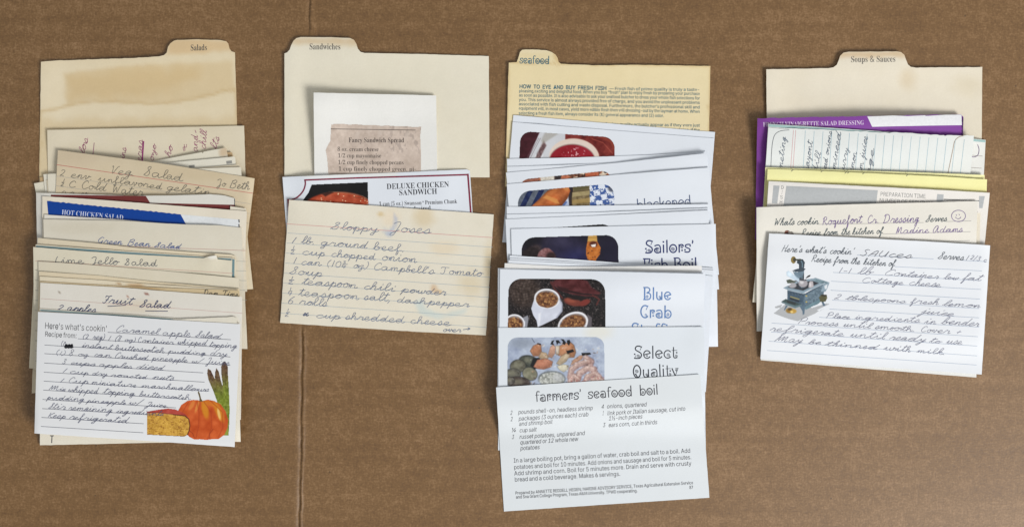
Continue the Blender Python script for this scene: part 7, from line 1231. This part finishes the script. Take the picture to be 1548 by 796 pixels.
BL = [((1296, 385.2), (1411, 391.2)), ((1452, 393.2), (1491, 395.2)), ((1353, 402.8), (1484, 409.2)), ((1259.7, 411.5), (1482, 424)), ((1256.7, 424.8), (1482.8, 437.2)), ((1256, 438.4), (1481, 451.8)), ((1258, 453.2), (1480, 466)), ((1254, 466.8), (1480, 480)), ((1238.6, 479.2), (1480, 494)), ((1166.8, 487.9), (1478, 508.5)), ((1166, 501.4), (1477, 522.6)), ((1162, 515.2), (1477, 537.4)), ((1159.5, 529.2), (1476, 551.2))]
ruling(c, BL, (158, 172, 192), .65)
HS = [('1', (1459.5, 393), (1463, 394), 5.5), ('2/3 c', (1466, 392), (1491, 396), 4.2), ('1-1 lb', (1267, 411.5), (1318, 414.6), 5), ('Container low fat', (1335, 415.5), (1482, 425), 4.6), ('Cottage cheese', (1302, 426), (1422, 433.8), 4.6), ('2 tblespoons fresh lemon', (1260, 451.4), (1481, 464.6), 4.4), ('juice', (1392, 473), (1440, 477.6), 4.4),
      ('Place ingredients in bender', (1248, 479.4), (1479, 493), 4.4), ('Process until smooth. Cover +', (1205, 488.8), (1452, 505), 4.4), ('refrigerate until ready to use', (1163, 500), (1453, 521), 4.4), ('May be thinned with milk.', (1170, 515), (1430, 535.6), 4.4)]
write(c, [(t, a, b, h * .92) for t, a, b, h in HS], (116, 118, 138), .77, seed=161, slant=.36, wob=.19, asc=1.2)
write(c, [('SAUces', (1300, 385.8), (1378, 389.8), 5.2)], (104, 106, 116), 1, seed=181, slant=.25, caps=PRINT_CAPS, name='handwritten_title')
P = Print(1166, 384, 1260, 488, (229, 231, 234), .55); sil = []
def pp(pts, col, soft=.5, al=1.0, n=0):
    a = P.m_poly(pts, soft); sil.append(a * al); P.blend(a * al, col)
    if n: P.noise(2.5, n, 700 + len(sil), a)
pp([(1169, 473.5), (1196, 452), (1240, 470), (1256, 458), (1232, 474), (1206, 485.5), (1192, 482)], (176, 178, 180)); pp([(1171, 463), (1184, 459), (1180, 465), (1172, 466)], (176, 178, 180)); pp([(1212, 470), (1249, 458), (1255, 459), (1215, 478)], (176, 178, 180))
ST, SD, SL = (96, 116, 132), (48, 56, 66), (140, 158, 170)
pp([(1190, 434), (1194, 430), (1217, 443), (1246, 426), (1248, 432), (1244, 450), (1216, 466), (1209, 462), (1190, 456)], ST, .6, 1, 26)
pp([(1191, 436), (1216, 446), (1214, 465), (1192, 456)], (76, 96, 112), .6, 1, 20); pp([(1216, 447), (1243, 431), (1244, 448), (1218, 464)], (104, 122, 134), .6, 1, 34)
pp([(1183, 435), (1208, 423), (1232, 420), (1244, 424), (1247, 427), (1215, 443), (1190, 438)], SL); pp([(1190, 434), (1210, 426), (1230, 424), (1240, 427), (1214, 439)], (52, 56, 64), .6, 1, 14)
pp([(1228, 424), (1232, 419), (1254.5, 426.5), (1251, 436), (1248, 441), (1241, 440), (1244, 430)], SL, .5, 1, 20); pp([(1232, 421), (1252, 427), (1246, 429), (1231, 425)], (112, 134, 142), .6, 1, 24); pp([(1246, 432), (1251, 429), (1250, 436), (1247, 437)], (216, 220, 224))
P.stroke([(1190, 437), (1216, 445), (1246, 428)], 1, (60, 70, 82), .5); P.stroke([(1184, 436), (1214, 443.5), (1247, 427.5)], 1.1, (186, 198, 206), .5)
for k in range(6): P.stroke([(1190 + k * 4.4, 441 + k * .6), (1192 + k * 4.4, 443 + k * .6)], 2, (60, 78, 92), .8, .7)
P.stroke([(1195, 448), (1208, 452)], 1.2, (176, 160, 92), .6); P.stroke([(1195, 451), (1207, 455)], 2.6, (44, 50, 58), .8); P.ell(1219, 447, 1.4, 1, (190, 170, 96), .4); P.ell(1219, 456, 1.4, 1, (190, 170, 96), .4)
pp([(1181, 455), (1188, 451), (1192, 453), (1212, 460), (1202, 463)], (70, 88, 88), .5, 1, 14); pp([(1189, 453.5), (1204, 457), (1201, 460.5), (1190, 457)], (52, 60, 62))
pp([(1181, 455), (1202, 462), (1212, 459.5), (1212, 462), (1202, 465.5), (1181, 457.5)], (106, 126, 132)); pp([(1213, 462), (1217, 463), (1216, 474), (1213.5, 476), (1213, 470), (1209, 463)], ST); pp([(1240, 453), (1244, 452), (1248, 462), (1244, 462)], ST); pp([(1188, 461), (1191, 462), (1186, 469), (1185, 468)], ST)
pp([(1216, 464), (1244, 449), (1246, 452), (1236, 460), (1226, 464), (1218, 468)], (112, 138, 148), .5, 1, 14)
P.ell(1194, 469, 6, 4, (148, 116, 52), .3); P.ell(1199, 470, 5, 3.4, (188, 152, 72), .3); P.ell(1194, 467, 3, 2, (90, 70, 40), .4); P.ell(1197, 471, 2, 1.6, (226, 200, 130), .4); sil += [P.m_ell(1194, 469, 6, 4), P.m_ell(1199, 470, 5, 3.4)]
pp([(1238, 449), (1242, 445), (1250, 445), (1251, 450), (1248, 456), (1240, 456)], (92, 90, 62), .5, 1, 12); P.ell(1246, 446, 5, 1.6, (58, 56, 44), .3); P.stroke([(1249, 450), (1251, 452), (1249, 455)], .9, (140, 140, 110), .4)
pp([(1205, 394), (1210, 391), (1214, 391.5), (1217, 396), (1216, 404), (1216, 436), (1208, 436), (1207.5, 400), (1204, 397)], (52, 66, 78)); P.stroke([(1211, 394), (1213, 398), (1212, 434)], 1.6, (116, 140, 152), .6, .9)
P.ell(1199.5, 392.7, 4.2, 5.8, (140, 122, 66), .15); sil.append(P.m_ell(1199.5, 392.7, 4.2, 5.8)); P.ell(1201, 392.5, 2, 3, (74, 62, 44), .4); P.stroke([(1201, 392.5), (1210, 392.5)], 2.6, (66, 70, 60), .7); sil.append(P.m_poly([(1200, 391), (1210, 390.5), (1210, 395), (1200, 394)], .5))
pp([(1196, 409), (1204, 406), (1214, 404), (1219, 406.5), (1213, 410), (1204, 411)], (58, 72, 84)); pp([(1198, 410), (1205, 411), (1214, 410), (1217, 407), (1213, 418), (1205, 422), (1200, 414)], (112, 132, 146), .6, 1, 20)
pp([(1188, 411), (1192, 408), (1197, 412), (1204, 418), (1212, 425), (1206, 427), (1196, 421), (1189, 417)], (190, 208, 222), 1.4, .85); P.ell(1194, 414, 3, 3, (220, 236, 246), .6, .8)
pp([(1188, 423), (1194, 421.5), (1204, 425), (1198, 429), (1190, 428)], (84, 92, 80)); P.ell(1198, 431, 6, 4, (168, 166, 170), .2); P.ell(1214, 428, 7, 6, (166, 162, 166), .15); P.ell(1212, 426, 3, 3, (218, 216, 218), .5, .8); P.ell(1214, 422.6, 5.5, 1.8, (80, 82, 90), .3); P.stroke([(1207, 428), (1204, 424), (1201, 424)], 1.2, (120, 122, 130), .5)
pp([(1217, 420), (1221, 416), (1226, 414.5), (1225, 418), (1219, 421)], (62, 60, 62)); pp([(1223, 427), (1225, 424.5), (1229, 425), (1230, 433), (1226, 435), (1222, 434)], (184, 178, 180)); P.ell(1225, 430, 1.5, 3, (226, 222, 224), .5, .7)
P.a = np.max(np.stack(sil), 0); P.lay(c, 'printed_illustration')
